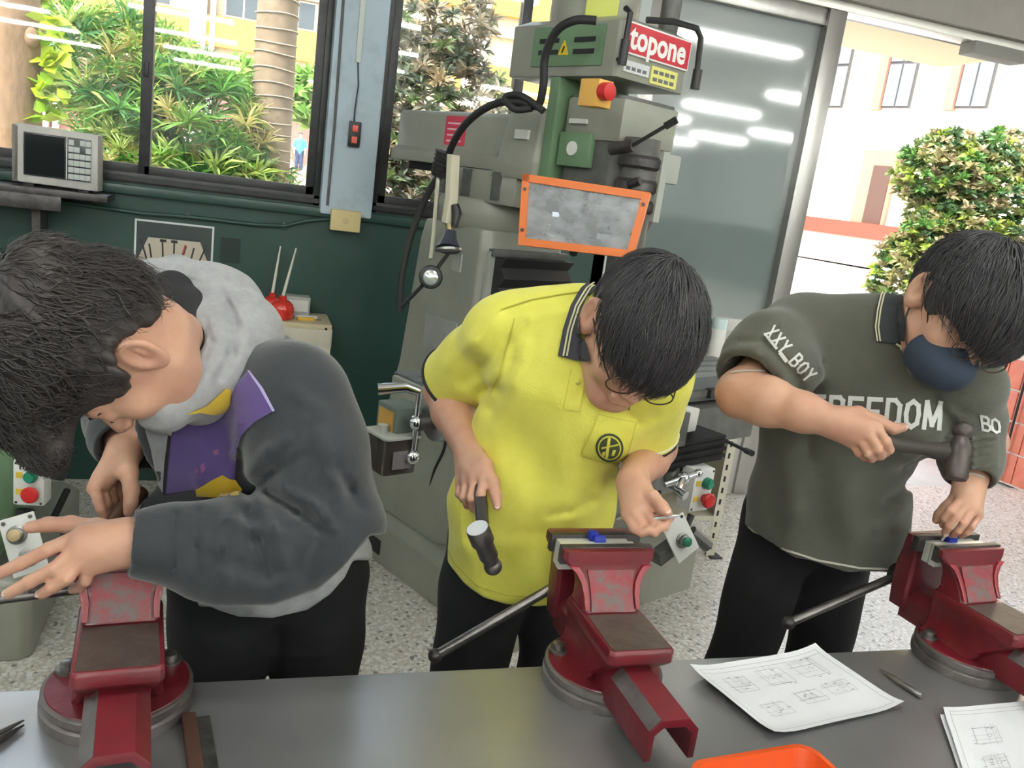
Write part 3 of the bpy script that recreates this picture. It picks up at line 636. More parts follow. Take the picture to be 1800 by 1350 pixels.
# poster of tools
A_ = at_y(237, 388, WY-.006); B_ = at_y(377, 397, WY-.006)
t = thing('tool_poster', 'white bordered photo print of hand tools on the green wall', 'poster', ((A_[0]+B_[0])/2, WY, A_[2]-.235))
w, h = (B_[0]-A_[0])/2, .245
MB().b2((-w, -.006, 0), (w, -.001, h)).build('print_border', mat('print_white', (.75, .77, .78), .6), t, smooth=False)
MB().b2((-w+.008, -.0068, .008), (w-.008, -.0055, h-.008)).build('print_dark', mat('print_dark_ground', (.035, .05, .05), .4), t, smooth=False)
MB().prism([(-w+.01, .04), (w-.01, .04), (w-.02, .085), (w-.055, .172), (-w+.055, .172), (-w+.02, .085)], -.0074, -.0062, 'y').build('print_board', mat('print_board_cream', (.56, .50, .40), .5), t, smooth=False)
pm = MB()
for x, a, l in ((-.095, -.18, .06), (-.045, -.06, .085), (0, 0, .09), (.04, .25, .07), (.075, .2, .06), (-.12, -.3, .1), (.115, .35, .1)):
    pm.box((x, -.0078, .115), (.007, .0006, l), Euler((0, a, 0))); 
for x in (-.045, 0): pm.box((x, -.0079, .163), (.026, .0006, .012))
for i in range(14): pm.box((-.09+i*.014, -.0079, .178), (.007, .0006, .006))
pm.build('printed_tools', mat('print_tool_dark', (.02, .02, .022), .4), t, smooth=False)
MB().box((.04, -.0082, .13), (.007, .0006, .05), Euler((0, .25, 0))).build('printed_red', mat('print_red', (.35, .03, .03), .4), t, smooth=False)
bc = at_y(405, 440, WY)
t = thing('dark_plate', 'small dark square plate beside the tool poster', 'plate', (bc[0], WY, bc[2])); MB().b2((-.042, -.006, -.055), (.042, -.001, .055)).build('plate', mat('dark_green_plate', (.006, .022, .018), .4), t, smooth=False)
# posters on the far wall behind (seen mirrored in the door glass)
for (x, z, w, h, lb) in ((3.1, .95, .9, .6, 'pale notice board on the wall opposite the windows'), (4.6, .85, .5, .7, 'narrow pale notice on the wall opposite the windows')):
    t = thing('notice_board', lb, 'notice board', (x, RY0+.012, z)); MB().b2((-w/2, 0, 0), (w/2, .02, h)).build('board', mat('notice_pale', (.6, .58, .52), .6), t, bevel=.004)
    for i in range(3): MB().b2((-w/2+.05+i*w/3.2, .02, .08), (-w/2+.02+(i+.9)*w/3.2, .023, h-.1)).build('notice', mat('notice_print', (.25, .25, .27), .6), t, smooth=False)

# ================================================================== slotted racks
def rack(label, loc, w, d, h, panel=False):
    t = thing('slotted_rack', label, 'rack', loc, 0, 'cream slotted angle racks')
    MB().b2((-w, 0, h-.022), (0, d, h)).build('shelf_top', mat('rack_top', (.66, .56, .36), .5, c2=(.58, .49, .33), scale=8), t, bevel=.002)
    MB().b2((-w, -.004, h-.10), (0, .004, h-.022)).build('apron', m_cream, t, bevel=.001)
    MB().b2((-.004, 0, h-.10), (.004, d, h-.022)).build('apron', m_cream, t, bevel=.001)
    MB().b2((-w, 0, .18), (0, d, .2)).build('shelf_board', m_cream, t)
    hole = MB()
    for x, y, sx, sy in ((-.02, 0, -1, 1), (-.02, d, -1, -1), (-w+.02, 0, 1, 1), (-w+.02, d, 1, -1)):
        ex = x-sx*.02
        lg = MB().b2((min(ex, ex+sx*.042), y-.0015, 0), (max(ex, ex+sx*.042), y+.0015, h-.02)).b2((ex-.0015, min(y, y+sy*.042), 0), (ex+.0015, max(y, y+sy*.042), h-.02)).build('post', m_cream, t)
        hs = MB()
        for k in range(int(h/.055)):
            z = .05+k*.055; hs.box((ex+sx*.024, y, z), (.011, .0042, .026)); hs.box((ex, y+sy*.024, z), (.0042, .011, .026))
        o = hs.build('slots', m_black, lg, smooth=False); o['kind'] = 'stuff'
        MB().b2((ex-.03, y-.03, 0), (ex+.03, y+.03, .006)).build('foot', m_rubber, lg)
    if panel: MB().b2((-w+.01, d-.012, .2), (-.01, d-.006, h-.1)).build('back_panel', m_cream, t)
    return t
rl = rack('cream slotted rack with red oil cans against the green wall', (.375, 3.70, 0), .62, .28, .845)
rr = rack('cream slotted rack with white flask beside the doorway', (2.135, 3.18, 0), .62, .42, .86, True)
MB().b2((-.012, .02, .2), (-.006, .40, .76)).build('side_panel', m_cream, rr)
m_can = mat('oil_can_red', (.62, .03, .018), .25, coat=.5); m_spout = mat('spout_white', (.75, .72, .62), .4)
def oilcan(label, p, tip, s=1.0):
    t = thing('oil_can', label, 'oil can', p, 0, 'red oil cans on the rack'); 
    MB().lathe([(.036*s, 0), (.045*s, .006*s), (.050*s, .03*s), (.050*s, .05*s), (.044*s, .068*s), (.03*s, .08*s), (.016*s, .086*s), (.016*s, .1*s), (.01*s, .104*s)], seg=24).build('body', m_can, t)
    MB().tube([(0, 0, .1*s), (tip[0]*.4, 0, .1*s+(tip[1]-.1*s)*.4), (tip[0], 0, tip[1])], [.007, .006, .003], 10).build('spout', m_spout, t); 
oilcan('nearer round red oil can with white spout on the rack', (.165, 3.76, .845), (.04, .31))
oilcan('red oil can standing behind the nearer one on the rack', (.125, 3.88, .845), (.02, .30), .9)
t = thing('metal_box', 'grey metal box behind the oil cans on the rack', 'box', (.245, 3.915, .845)); MB().b2((-.06, -.04, 0), (.045, .04, .085)).build('box', mat('box_grey', (.42, .43, .40), .5), t, bevel=.004); MB().b2((-.05, -.042, .02), (.035, -.039, .07)).build('label_plate', m_white, t)
t = thing('pocket_knife', 'yellow handled cutter beside the oil can', 'cutter', (.275, 3.78, .845), .2); MB().b2((-.045, -.011, 0), (.03, .011, .014)).build('handle', mat('cutter_yellow', (.72, .45, .06), .4), t, bevel=.003); MB().b2((.03, -.006, .004), (.06, .006, .007)).build('blade', m_steel, t); MB().b2((-.05, .02, 0), (.05, .045, .016)).build('guard', m_white, t, bevel=.003)
fl = Vector(at_z(1247, 634, .86))
t = thing('vacuum_flask', 'slim white flask standing on the rack by the doorway', 'flask', (2.03, 3.33, .86)); MB().lathe([(.034, 0), (.036, .004), (.036, .17), (.033, .176)], seg=24).build('body', m_white, t); MB().lathe([(.034, .176), (.034, .215), (.03, .222), (.01, .223)], seg=24).build('cap', mat('flask_cap', (.6, .72, .74), .4), t)
t = thing('screwdriver', 'orange and dark handled screwdriver beside the white flask', 'screwdriver', (2.06, 3.27, .86), -.25); MB().cyl((-.02, 0, .013), (.075, 0, .013), .012, seg=12).build('handle', mat('handle_orange', (.75, .30, .06), .4), t, bevel=.002); MB().cyl((-.12, 0, .012), (-.02, 0, .013), .004, seg=8).build('shank', m_steel, t)
t = thing('file_brush', 'wooden backed file brush with dark grip before the flask', 'brush', (1.95, 3.25, .86), -.15); MB().b2((-.09, -.014, 0), (.0, .014, .02)).build('grip', mat('grip_navy', (.02, .03, .06), .4), t, bevel=.004); MB().b2((.0, -.015, .004), (.12, .015, .018)).build('wood_back', mat('brush_wood', (.42, .26, .10), .5), t, bevel=.003)
# ================================================================== milling machine behind the student in yellow
m_mill = mat('machine_grey', (.31, .315, .265), .42, c2=(.27, .275, .23), scale=5, bump=.04, bscale=40, coat=.15)
m_mgreen = mat('machine_green', (.15, .25, .14), .42, c2=(.13, .22, .125), scale=5)
m_mdark = mat('machine_dark', (.08, .082, .075), .5, c2=(.13, .13, .12), scale=12)
m_mpale = mat('machine_pale_grey', (.40, .41, .37), .45)
ML = thing('milling_machine', 'large grey green milling machine with orange framed guard behind the student in yellow', 'machine', (.861, 3.231, 0), math.radians(24))
_c, _s = math.cos(math.radians(24)), math.sin(math.radians(24))
def ml(p):
    q = np.array(p)-np.array([.861, 3.231, 0]); return Vector((q[0]*_c+q[1]*_s, -q[0]*_s+q[1]*_c, q[2]))
def mlp(x, y, D): return ml(at(x, y, D))
def rsec(z, x0, x1, y0, y1, c=.03):
    return [(x0+c, y0, z), (x1-c, y0, z), (x1, y0+c, z), (x1, y1-c, z), (x1-c, y1, z), (x0+c, y1, z), (x0, y1-c, z), (x0, y0+c, z)]
base = MB().loft([rsec(0, -.30, .30, -.75, .42), rsec(.16, -.30, .30, -.75, .42), rsec(.20, -.27, .27, -.70, .38)]).build('base', m_mill, ML, bevel=.008)
MB().b2((-.305, .02, .04), (-.298, .10, .10)).build('lifting_pocket', m_black, base)
MB().loft([rsec(.2, -.255, .255, -.30, .34), rsec(.45, -.225, .225, -.29, .26), rsec(.8, -.205, .205, -.285, .19), rsec(1.30, -.20, .20, -.28, .14), rsec(1.37, -.19, .19, -.27, .13)]).build('column', m_mill, ML, bevel=.008)
MB().lathe([(.20, 1.36), (.215, 1.38), (.215, 1.455), (.205, 1.47), (.1, 1.47)], (0, -.07, 0), seg=40).build('turret', m_mill, ML)
tu = MB().b2((-.165, -.36, 1.46), (.165, .14, 1.575)).build('saddle', m_mill, ML, bevel=.01)
for y in (-.26, -.09, .06): MB().b2((-.172, y-.022, 1.475), (-.16, y+.022, 1.57)).build('clamp_recess', m_mdark, tu)
ram = MB().prism([(-.165, 1.575), (.165, 1.575), (.165, 1.615), (.14, 1.63), (.14, 1.755), (.125, 1.77), (-.125, 1.77), (-.14, 1.755), (-.14, 1.63), (-.165, 1.615)], -.42, .43, 'y').build('ram', m_mill, ML, bevel=.004)
MB().b2((-.12, .12, 1.545), (.12, .36, 1.578)).build('gap_shade', m_black, ram)  # black strip painted in for the shaded gap under the ram overhang
MB().loft([rsec(1.555, -.17, .17, -.46, -.20, .02), rsec(1.62, -.175, .175, -.46, -.24, .02), rsec(1.775, -.16, .16, -.46, -.26, .02), rsec(1.79, -.14, .14, -.45, -.27, .02)]).build('ram_head', m_mill, ram, bevel=.006)
MB().b2((-.179, -.40, 1.685), (-.164, -.335, 1.715)).build('label_plate', m_white, ram)
sg = MB().b2((-.1425, -.015, 1.648), (-.139, .11, 1.752)).build('warning_sign', mat('sign_pink_red', (.62, .04, .09), .5), ram, smooth=False)
for i in range(4): MB().b2((-.1432, .005+.004*i, 1.66+i*.021), (-.1422, .095, 1.666+i*.021)).build('print_line', mat('sign_print', (.85, .6, .62), .5), sg, smooth=False)
# head: green side plate, gearbox, belt housing, motor
MB().b2((-.165, -.505, 1.56), (.165, -.462, 1.885)).build('swivel_plate', m_mgreen, ML, bevel=.004)
gb = MB().loft([rsec(1.42, -.10, .12, -.74, -.50, .03), rsec(1.5, -.12, .14, -.76, -.50, .03), rsec(1.84, -.12, .14, -.76, -.50, .03)]).build('gearbox', m_mdark, ML, bevel=.006)
MB().b2((-.13, -.765, 1.70), (.13, -.52, 1.83)).build('upper_gearbox', m_mill, gb, bevel=.012)
MB().b2((-.145, -.66, 1.615), (-.12, -.52, 1.72)).build('gear_cover', m_mgreen, gb, bevel=.004)
MB().cyl((-.15, -.585, 1.67), (-.143, -.585, 1.67), .022).build('dial', m_white, gb)
MB().cyl((-.06, -.80, 1.30), (-.06, -.80, 1.72), .055, seg=24).build('quill', m_mdark, gb)
for z in (1.50, 1.56, 1.63): MB().lathe([(.06, z), (.068, z+.008), (.068, z+.03), (.06, z+.04)], (-.06, -.80, 0), seg=24).build('collar', m_darksteel, gb)
MB().b2((-.04, -.872, 1.48), (-.012, -.855, 1.69)).build('feed_scale', m_mpale, gb)
MB().cyl((-.135, -.60, 1.50), (-.11, -.60, 1.50), .055, seg=24).build('feed_dial', m_mill, gb, bevel=.004)
MB().cyl((-.15, -.60, 1.50), (-.13, -.60, 1.50), .02, seg=16).build('feed_knob', m_chrome, gb)
MB().b2((.02, -.83, 1.60), (.10, -.75, 1.69)).build('side_casting', m_mpale, gb, bevel=.008)
a, b_ = mlp(1108, 258, 2.42), mlp(1190, 210, 2.36)
MB().tube([a, a*.5+b_*.5, b_], .006, 8).tube([a*.25+b_*.75, b_], .011, 8).build('quill_lever', m_black, gb)
MB().cyl(mlp(1075, 262, 2.48), mlp(1115, 256, 2.42), .018, seg=14).build('lever_hub', m_darksteel, gb)
MB().cyl(mlp(1105, 325, 2.44), mlp(1125, 318, 2.42), .013, seg=12).build('stop_knob', m_black, gb)
sw = MB().box(mlp(1047, 165, 2.43), (.06, .075, .075)).build('switch_box', mat('switch_yellow', (.80, .45, .10), .4), gb, bevel=.004)
cs = mlp(1063, 161, 2.39)
MB().cyl(cs+Vector((.0, .01, 0)), cs+Vector((.0, -.022, 0)), .025, seg=20).build('red_knob', m_red, sw, bevel=.003)
MB().b2((-.12, -.70, 1.775), (-.06, -.53, 1.83)).build('wire_box', m_black, gb, bevel=.005)
MB().box((-.135, -.585, 1.755), (.012, .075, .014)).build('paper_tag', m_white, gb)
bh = MB().loft([rsec(1.885, -.165, .165, -.74, -.24, .012), rsec(2.045, -.165, .165, -.74, -.24, .012), rsec(2.065, -.13, .13, -.70, -.28, .012)]).build('belt_housing', m_mill, ML, bevel=.005)
gp = MB().b2((-.171, -.68, 1.915), (-.164, -.36, 2.035)).build('green_panel', m_mgreen, bh, bevel=.002)
for y in (-.60, -.44):
    for z in (1.957, 1.992): MB().b2((-.1735, y-.045, z-.007), (-.170, y+.045, z+.007)).build('vent_slot', m_black, gp, smooth=False)
MB().prism([(-.535, 1.948), (-.49, 1.948), (-.512, 1.992)], -.1745, -.170, 'x').build('warning_triangle', mat('warning_yellow', (.8, .58, .03), .5), gp)
MB().box((-.1752, -.512, 1.964), (.001, .006, .022), Euler((.4, 0, 0))).build('warning_mark', m_black, gp)
m_sred = mat('sign_red', (.52, .02, .035), .4); m_swhite = mat('sign_white', (.85, .85, .83), .5)
sg = MB().b2((-.155, -.7475, 1.955), (.155, -.7395, 2.045)).build('maker_sign', m_swhite, bh, bevel=.001)
MB().b2((-.150, -.7485, 1.960), (.150, -.747, 2.040)).build('sign_field', m_sred, sg, smooth=False)
lettering('topone', .098, m_swhite, sg, frame((0, -.7488, 2.002), (1, 0, 0), (0, -1, 0)), bold=.0028, xs=.92)
MB().b2((-.135, -.744, 1.905), (-.02, -.7395, 1.938)).build('label_plate', mat('label_grey', (.62, .63, .62), .5), bh, smooth=False)
for i in range(4): MB().b2((-.125+i*.025, -.7448, 1.912), (-.108+i*.025, -.7435, 1.922)).build('label_mark', m_ink, bh, smooth=False)
yl = MB().b2((-.01, -.744, 1.892), (.115, -.7395, 1.943)).build('yellow_label', mat('label_yellow', (.72, .70, .20), .5), bh, smooth=False)
for j in range(2):
    for i in range(4): MB().b2((.0+i*.027, -.7448, 1.900+j*.022), (.02+i*.027, -.7435, 1.911+j*.022)).build('label_mark', m_ink, yl, smooth=False)
MB().tube([(-.165, -.745, 1.93), (-.168, -.765, 1.94), (-.165, -.765, 2.06), (-.16, -.74, 2.075)], .009, 8).build('handle', m_black, bh)
MB().cyl((-.168, -.765, 1.915), (-.167, -.765, 1.985), .014, seg=12).build('handle_grip', m_black, bh)
MB().tube([(-.02, -.70, 2.075), (.06, -.74, 2.085), (.155, -.755, 2.085), (.172, -.765, 2.06), (.178, -.77, 1.93)], .010, 8).build('brake_lever', m_black, bh)
MB().cyl((.178, -.77, 1.905), (.178, -.77, 1.965), .016, seg=12).build('lever_grip', m_black, bh)
MB().lathe([(.14, 2.06), (.145, 2.08), (.145, 2.42), (.12, 2.46), (.02, 2.47)], (-.0, -.45, 0), seg=32).build('motor', m_mill, ML)
MB().box((-.085, -.565, 2.17), (.10, .05, .20), Euler((0, 0, -.75))).build('motor_label', mat('label_yellow_green', (.55, .58, .12), .5), ML, bevel=.002)
MB().cyl((.13, -.66, 2.06), (.13, -.66, 2.32), .032, seg=16).build('belt_post', m_mdark, ML)
# orange framed acrylic guard
g4 = [mlp(925, 313, 2.42), mlp(1136, 345, 2.30), mlp(1108, 447, 2.30), mlp(918, 425, 2.42)]
def quad_bar(a, b, w, nrm, th): 
    d = (b-a).normalized(); q = d.cross(nrm).normalized()
    return [[p+q*s1*w/2+nrm*s2*th/2 for s1, s2 in ((-1, -1), (1, -1), (1, 1), (-1, 1))] for p in (a-d*w*.45, b+d*w*.45)]
nrm = (g4[1]-g4[0]).cross(g4[3]-g4[0]).normalized()
gd = MB()
for a, b_ in zip(g4, g4[1:]+g4[:1]): gd.loft(quad_bar(a, b_, .021, nrm, .012))
m_orange = mat('guard_orange', (.72, .17, .03), .4)
gf_ = gd.build('guard_frame', m_orange, ML)
m_acr = bpy.data.materials.new('cloudy_acrylic'); m_acr.use_nodes = True
n = m_acr.node_tree.nodes; L = m_acr.node_tree.links; pb = n['Principled BSDF']; pb.inputs['Base Color'].default_value = (.62, .63, .66, 1); pb.inputs['Roughness'].default_value = .12
tr = n.new('ShaderNodeBsdfTransparent'); tr.inputs[0].default_value = (.85, .87, .9, 1); ms = n.new('ShaderNodeMixShader'); nz = n.new('ShaderNodeTexNoise'); nz.inputs['Scale'].default_value = 5; nz.inputs['Detail'].default_value = 3
mr = n.new('ShaderNodeMapRange'); mr.inputs[1].default_value = .3; mr.inputs[2].default_value = .7; mr.inputs[3].default_value = .22; mr.inputs[4].default_value = .48  # noise mixes the clear pane with cloudy pale areas
L.new(nz.outputs[0], mr.inputs[0]); L.new(mr.outputs[0], ms.inputs[0]); L.new(tr.outputs[0], ms.inputs[1]); L.new(pb.outputs[0], ms.inputs[2]); L.new(ms.outputs[0], n['Material Output'].inputs[0])
MB().loft([[p-nrm*.0015 for p in g4], [p+nrm*.0015 for p in g4]]).build('guard_pane', m_acr, gf_, smooth=False)
for a, b_, t_ in ((0, 3, .18), (0, 3, .82), (1, 2, .15)):
    p_ = g4[a].lerp(g4[b_], t_); MB().cyl(p_-nrm*.009, p_+nrm*.009, .005, seg=10).build('screw', m_darksteel, gf_)
MB().cyl(mlp(1008, 445, 2.40), mlp(1035, 330, 2.62), .012, seg=10).build('guard_arm', m_darksteel, gf_)
# way cover, knee, table
wc = MB().b2((-.185, -.31, 1.285), (.185, -.285, 1.31)).build('cover_rail', m_mdark, ML, bevel=.002)
for x in (-.19, .165): MB().b2((x, -.30, .80), (x+.025, -.283, 1.30)).build('way', m_mpale, ML)
cv = MB(); secs = []
for i in range(13):
    z = 1.285-i*.035; y = -.315-(.02 if i % 2 else .05)
    secs.append([(-.165, y, z), (.165, y, z), (.165, -.29, z), (-.165, -.29, z)])
cv.loft(secs).build('rubber_cover', m_rubber, wc, bevel=.003)
kn = MB().loft([rsec(.30, -.14, .14, -.62, -.30), rsec(.48, -.19, .22, -.82, -.30), rsec(.76, -.20, .23, -.84, -.30)]).build('knee', m_mill, ML, bevel=.008)
MB().cyl((0, -.55, .15), (0, -.55, .35), .045).build('elevating_screw', m_steel, kn)
MB().b2((-.24, -.82, .76), (.26, -.40, .85)).build('saddle_block', m_mill, ML, bevel=.008)
tb = MB().prism([(-.80, .855), (-.79, .945), (-.51, .945), (-.50, .855), (-.56, .845), (-.74, .845)], -.68, .92, 'x').build('table', mat('table_steel', (.20, .21, .22), .4, .5, c2=(.15, .16, .165), scale=6), ML, bevel=.003)
for y in (-.72, -.65, -.58): MB().b2((-.68, y-.009, .9445), (.92, y+.009, .9462)).build('t_slot', m_mdark, tb, smooth=False)
MB().b2((.25, -.812, .875), (.9, -.80, .90)).build('stop_rail', m_mdark, tb)
MB().box((.52, -.815, .888), (.05, .03, .035)).build('table_stop', m_darksteel, tb, bevel=.004)
MB().b2((-.70, -.78, .83), (-.68, -.53, .94)).build('end_bracket', m_mill, tb, bevel=.006)
# left table end: flange, ball crank, feed box and oil cup
D0 = 2.30
hub = mlp(738, 742, D0); e = Vector((-1, 0, 0))
fl_ = MB().cyl(hub-e*.085, hub-e*.045, .058, seg=28).cyl(hub-e*.12, hub-e*.085, .046, seg=24).build('feed_flange', mat('dial_silver', (.55, .56, .58), .3, .7), ML, bevel=.004)
MB().cyl(hub-e*.05, hub+e*.012, .024, seg=18).build('crank_hub', m_darksteel, fl_)
u1, u2 = hub+e*.012+Vector((0, .0, .085)), hub+e*.012-Vector((0, .0, .085))
MB().tube([u1, hub+e*.012, u2], [.007, .010, .007], 10).build('crank_arm', m_chrome, fl_)
MB().sph(hub+e*.012, .021, 14).build('crank_ball', m_chrome, fl_); MB().sph(u2+Vector((0, 0, -.012)), .021, 14).build('crank_ball', m_chrome, fl_)
MB().tube([u1, u1+e*.03+Vector((0, .02, .01)), u1+e*.1+Vector((0, .05, -.0))], [.012, .014, .016], 12).build('crank_grip', m_chrome, fl_)
bx = mlp(702, 735, D0+.06)
fb = MB().box(bx, (.085, .10, .085)).build('feed_box', mat('feed_box_green', (.12, .15, .13), .4), ML, bevel=.006)
MB().box(bx+Vector((-.044, 0, -.004)), (.004, .07, .065)).build('amber_window', mat('amber', (.55, .32, .08), .35), fb)
tk = mlp(688, 790, D0+.04)
ot = MB().loft([[tk+Vector(p) for p in rrect(.052, .05, .012, -.055)], [tk+Vector(p) for p in rrect(.056, .056, .014, .045)]]).build('oil_tank', mat('smoky_tank', (.055, .045, .04), .18, coat=.6), fb)
MB().loft([[tk+Vector(p) for p in rrect(.060, .060, .016, .045)], [tk+Vector(p) for p in rrect(.060, .060, .016, .053)]]).build('tank_rim', m_mpale, ot, bevel=.002)
MB().box(tk+Vector((-.0, -.056, -.012)), (.06, .003, .05)).build('tank_label', mat('tank_label_grey', (.20, .18, .19), .5), ot)
MB().cyl(tk+Vector((-.035, 0, .05)), tk+Vector((-.035, 0, .075)), .014, seg=14).build('filler_cap', m_mpale, ot)
# controls right of the student: bellows, flange, crank, button box, tilted plate
bl_ = MB()
a, b_ = mlp(1135, 800, 2.75), mlp(1250, 778, 2.75)
for i in range(7):
    q = Vector((0, 0, .012*(i-3))); bl_.loft([[p+q+Vector(r_) for r_ in ((0, -.05-.01*(i % 2), -.005), (0, .06, -.005), (0, .06, .005), (0, -.05-.01*(i % 2), .005))] for p in (a, b_)])
bl_.build('bellows', m_rubber, ML)
fc = mlp(1172, 832, 2.78)
f2 = MB().box(fc, (.11, .03, .13)).build('feed_plate', mat('plate_silver', (.42, .43, .42), .35, .6), ML, bevel=.006)
MB().cyl(fc+Vector((.01, -.015, 0)), fc+Vector((.01, -.05, 0)), .045, seg=24).cyl(fc+Vector((.01, -.05, 0)), fc+Vector((.01, -.075, 0)), .025, seg=18).build('feed_dial', m_steel, f2, bevel=.003)
for i, j in ((-1, -1), (1, -1), (-1, 1), (1, 1)): MB().cyl(fc+Vector((i*.045, -.02, j*.054)), fc+Vector((i*.045, -.012, j*.054)), .008, seg=10).build('screw', m_black, f2)
MB().box(mlp(1218, 816, 2.80), (.10, .03, .05)).build('green_block', m_mgreen, ML, bevel=.003)
c1, c2 = mlp(1168, 852, 2.58), mlp(1228, 832, 2.62)
cr_ = MB().tube([c1, c1*.5+c2*.5, c2], [.010, .013, .010], 10).sph(c1*.45+c2*.55, .02, 14).sph(c2, .014, 12).build('crank', m_chrome, f2)
MB().tube([c1*.45+c2*.55, mlp(1190, 862, 2.52), mlp(1205, 872, 2.5)], [.01, .013, .015], 10).build('crank_grip', m_chrome, f2)
def button_box(parent, p, rz, s=1.0):
    R = Matrix.Rotation(rz, 4, 'Z'); M_ = Matrix.Translation(p) @ R @ Matrix.Scale(s, 4)
    bb = MB().b2((-.038, 0, -.062), (.038, .055, .062)).build('button_box', m_white, parent, bevel=.006, M=M_)
    MB().cyl((.008, -.016, .022), (.008, .002, .022), .016, seg=20).build('green_button', m_green, bb, bevel=.002, M=M_)
    MB().cyl((.008, -.016, .022), (.008, -.02, .022), .011, seg=20).build('green_cap', mat('green_cap', (.02, .25, .15), .3), bb, M=M_)
    MB().cyl((.010, -.012, -.024), (.010, .002, -.024), .012, seg=18).build('red_stem', m_red, bb, M=M_)
    MB().lathe([(.012, 0), (.021, .003), (.022, .010), (.018, .016), (.006, .018)], seg=24, rot=Matrix.Rotation(math.pi/2, 3, 'X')).build('red_button', m_red, bb, M=M_ @ Matrix.Translation((.010, -.012, -.024)))
    for z in (.022, -.024): MB().b2((-.030, -.0015, z-.008), (-.014, .001, z+.008)).build('button_label', mat('label_amber', (.72, .50, .06), .5), bb, M=M_, smooth=False)
    for x in (-.03, .03):
        for z in (-.054, .054): MB().cyl((x, -.001, z), (x, .002, z), .0035, seg=8).build('screw', m_darksteel, bb, M=M_)
    return bb
button_box(ML, mlp(1235, 862, 2.72), math.radians(-28+20), 1.15)
MB().tube([mlp(1215, 905, 2.75), mlp(1208, 925, 2.74), mlp(1195, 915, 2.76)], .012, 8).build('cable', m_rubber, ML)
def knob_plate(parent, c, X_, Z_, w, h, knobs):
    M_ = frame(c, X_, Z_)
    pl = MB().b2((-w, -h, -.003), (w, h, .003)).build('knob_plate', m_white, parent, bevel=.002, M=M_)
    for i, (u, v, mm_) in enumerate(knobs):
        MB().lathe([(.024, .003), (.024, .008), (.018, .010), (.018, .022), (.012, .026)], (u, v, 0), seg=22).build('knob_ring', m_steel, pl, M=M_)
        MB().lathe([(.015, .02), (.015, .032), (.006, .036)], (u, v, 0), seg=18).build('knob', mm_, pl, M=M_)
    for u, v in ((-w*.75, h*.85), (w*.75, h*.85)): MB().cyl((u, v, .002), (u, v, .006), .005, seg=10).build('screw', m_darksteel, pl, M=M_)
    return pl
pc = mlp(1196, 945, 2.62)
knob_plate(ML, pc, mlp(1222, 935, 2.60)-mlp(1170, 955, 2.62), (-.25, -.95, .25), .045, .066, [(0, -.01, m_green)])
MB().box(mlp(1175, 965, 2.66), (.12, .04, .045), Euler((0, -.35, 0))).build('plate_bracket', m_mdark, ML, bevel=.003)
MB().b2((.10, -.95, .18), (.42, -.80, .42)).build('knee_bracket', m_mill, ML, bevel=.01)
MB().tube([mlp(1215, 935, 2.78), mlp(1245, 960, 2.8)], .022, 8).build('drip_rail', m_mdark, ML)
wbx = mlp(1200, 735, 2.72)
MB().box(wbx, (.10, .07, .075), Euler((0, .1, .3))).build('scale_head', m_white, ML, bevel=.006)
MB().box(wbx+Vector((-.06, -.01, -.02)), (.06, .08, .11)).build('scale_block', m_mdark, ML, bevel=.004)
MB().b2((.05, -.84, .70), (.80, -.56, .84)).build('apron_block', m_mdark, ML, bevel=.006)
a, b_ = mlp(1255, 765, 2.85), mlp(1322, 797, 2.6)
MB().tube([a, b_], .006, 8).tube([a*.15+b_*.85, b_], .010, 8).build('clamp_lever', m_black, ML)
# cables and lamps on the column
hp = [(1048, 36, 2.45), (1010, 36, 2.46), (978, 55, 2.50), (958, 100, 2.55), (955, 150, 2.58), (945, 185, 2.62), (915, 180, 2.64), (880, 180, 2.68), (845, 195, 2.75), (815, 222, 2.82), (795, 255, 2.90), (780, 295, 2.97), (758, 330, 3.02), (738, 372, 3.06), (718, 430, 3.08), (706, 490, 3.09), (702, 548, 3.10)]
def smooth_path(P, n_=6):
    P = [Vector(p) for p in P]; out = []
    for i in range(len(P)-1):
        p0, p1, p2, p3 = P[max(i-1, 0)], P[i], P[i+1], P[min(i+2, len(P)-1)]
        for k in range(n_):
            t_ = k/n_; out.append(.5*((2*p1)+(-p0+p2)*t_+(2*p0-5*p1+4*p2-p3)*t_*t_+(-p0+3*p1-3*p2+p3)*t_**3))
    return out+[P[-1]]
MB().tube(smooth_path([mlp(*p) for p in hp]), .0125, 12).build('power_cable', m_rubber, ML)
MB().tube(smooth_path([mlp(*p) for p in ((955, 195, 2.60), (915, 168, 2.63), (888, 172, 2.66), (905, 192, 2.64), (935, 190, 2.62))]), .011, 10).build('cable_loop', m_rubber, ML)
ga, gb_ = mlp(783, 268, 2.93), mlp(770, 310, 2.96)
gl = MB(); gl.tube([ga, gb_], [.032, .026], 14)
for i in range(6): gl.tube([ga.lerp(gb_, i/6), ga.lerp(gb_, i/6+.06)], [.036-i*.001, .034-i*.001], 14)
gl.build('cable_gland', m_rubber, ML)
la = MB().loft([[p+Vector(q) for q in ((-.017, -.014, 0), (.017, -.014, 0), (.017, .014, 0), (-.017, .014, 0))] for p in (mlp(797, 272, 2.83), mlp(794, 345, 2.83), mlp(787, 392, 2.83))]).build('lamp_arm', mat('arm_cream', (.62, .58, .44), .5), ML, bevel=.002)
MB().tube([mlp(800, 360, 2.82), mlp(803, 375, 2.82), mlp(799, 398, 2.82)], [.014, .018, .010], 10).build('arm_knob', m_black, la)
MB().tube([mlp(789, 392, 2.83), mlp(791, 415, 2.83)], .013, 10).build('lamp_joint', mat('brass', (.30, .24, .13), .4, .8), la)
MB().tube([mlp(793, 405, 2.83), mlp(790, 420, 2.83), mlp(788, 438, 2.82)], [.018, .026, .042], 18).build('lamp_shade', mat('lamp_navy', (.035, .04, .06), .35), la)
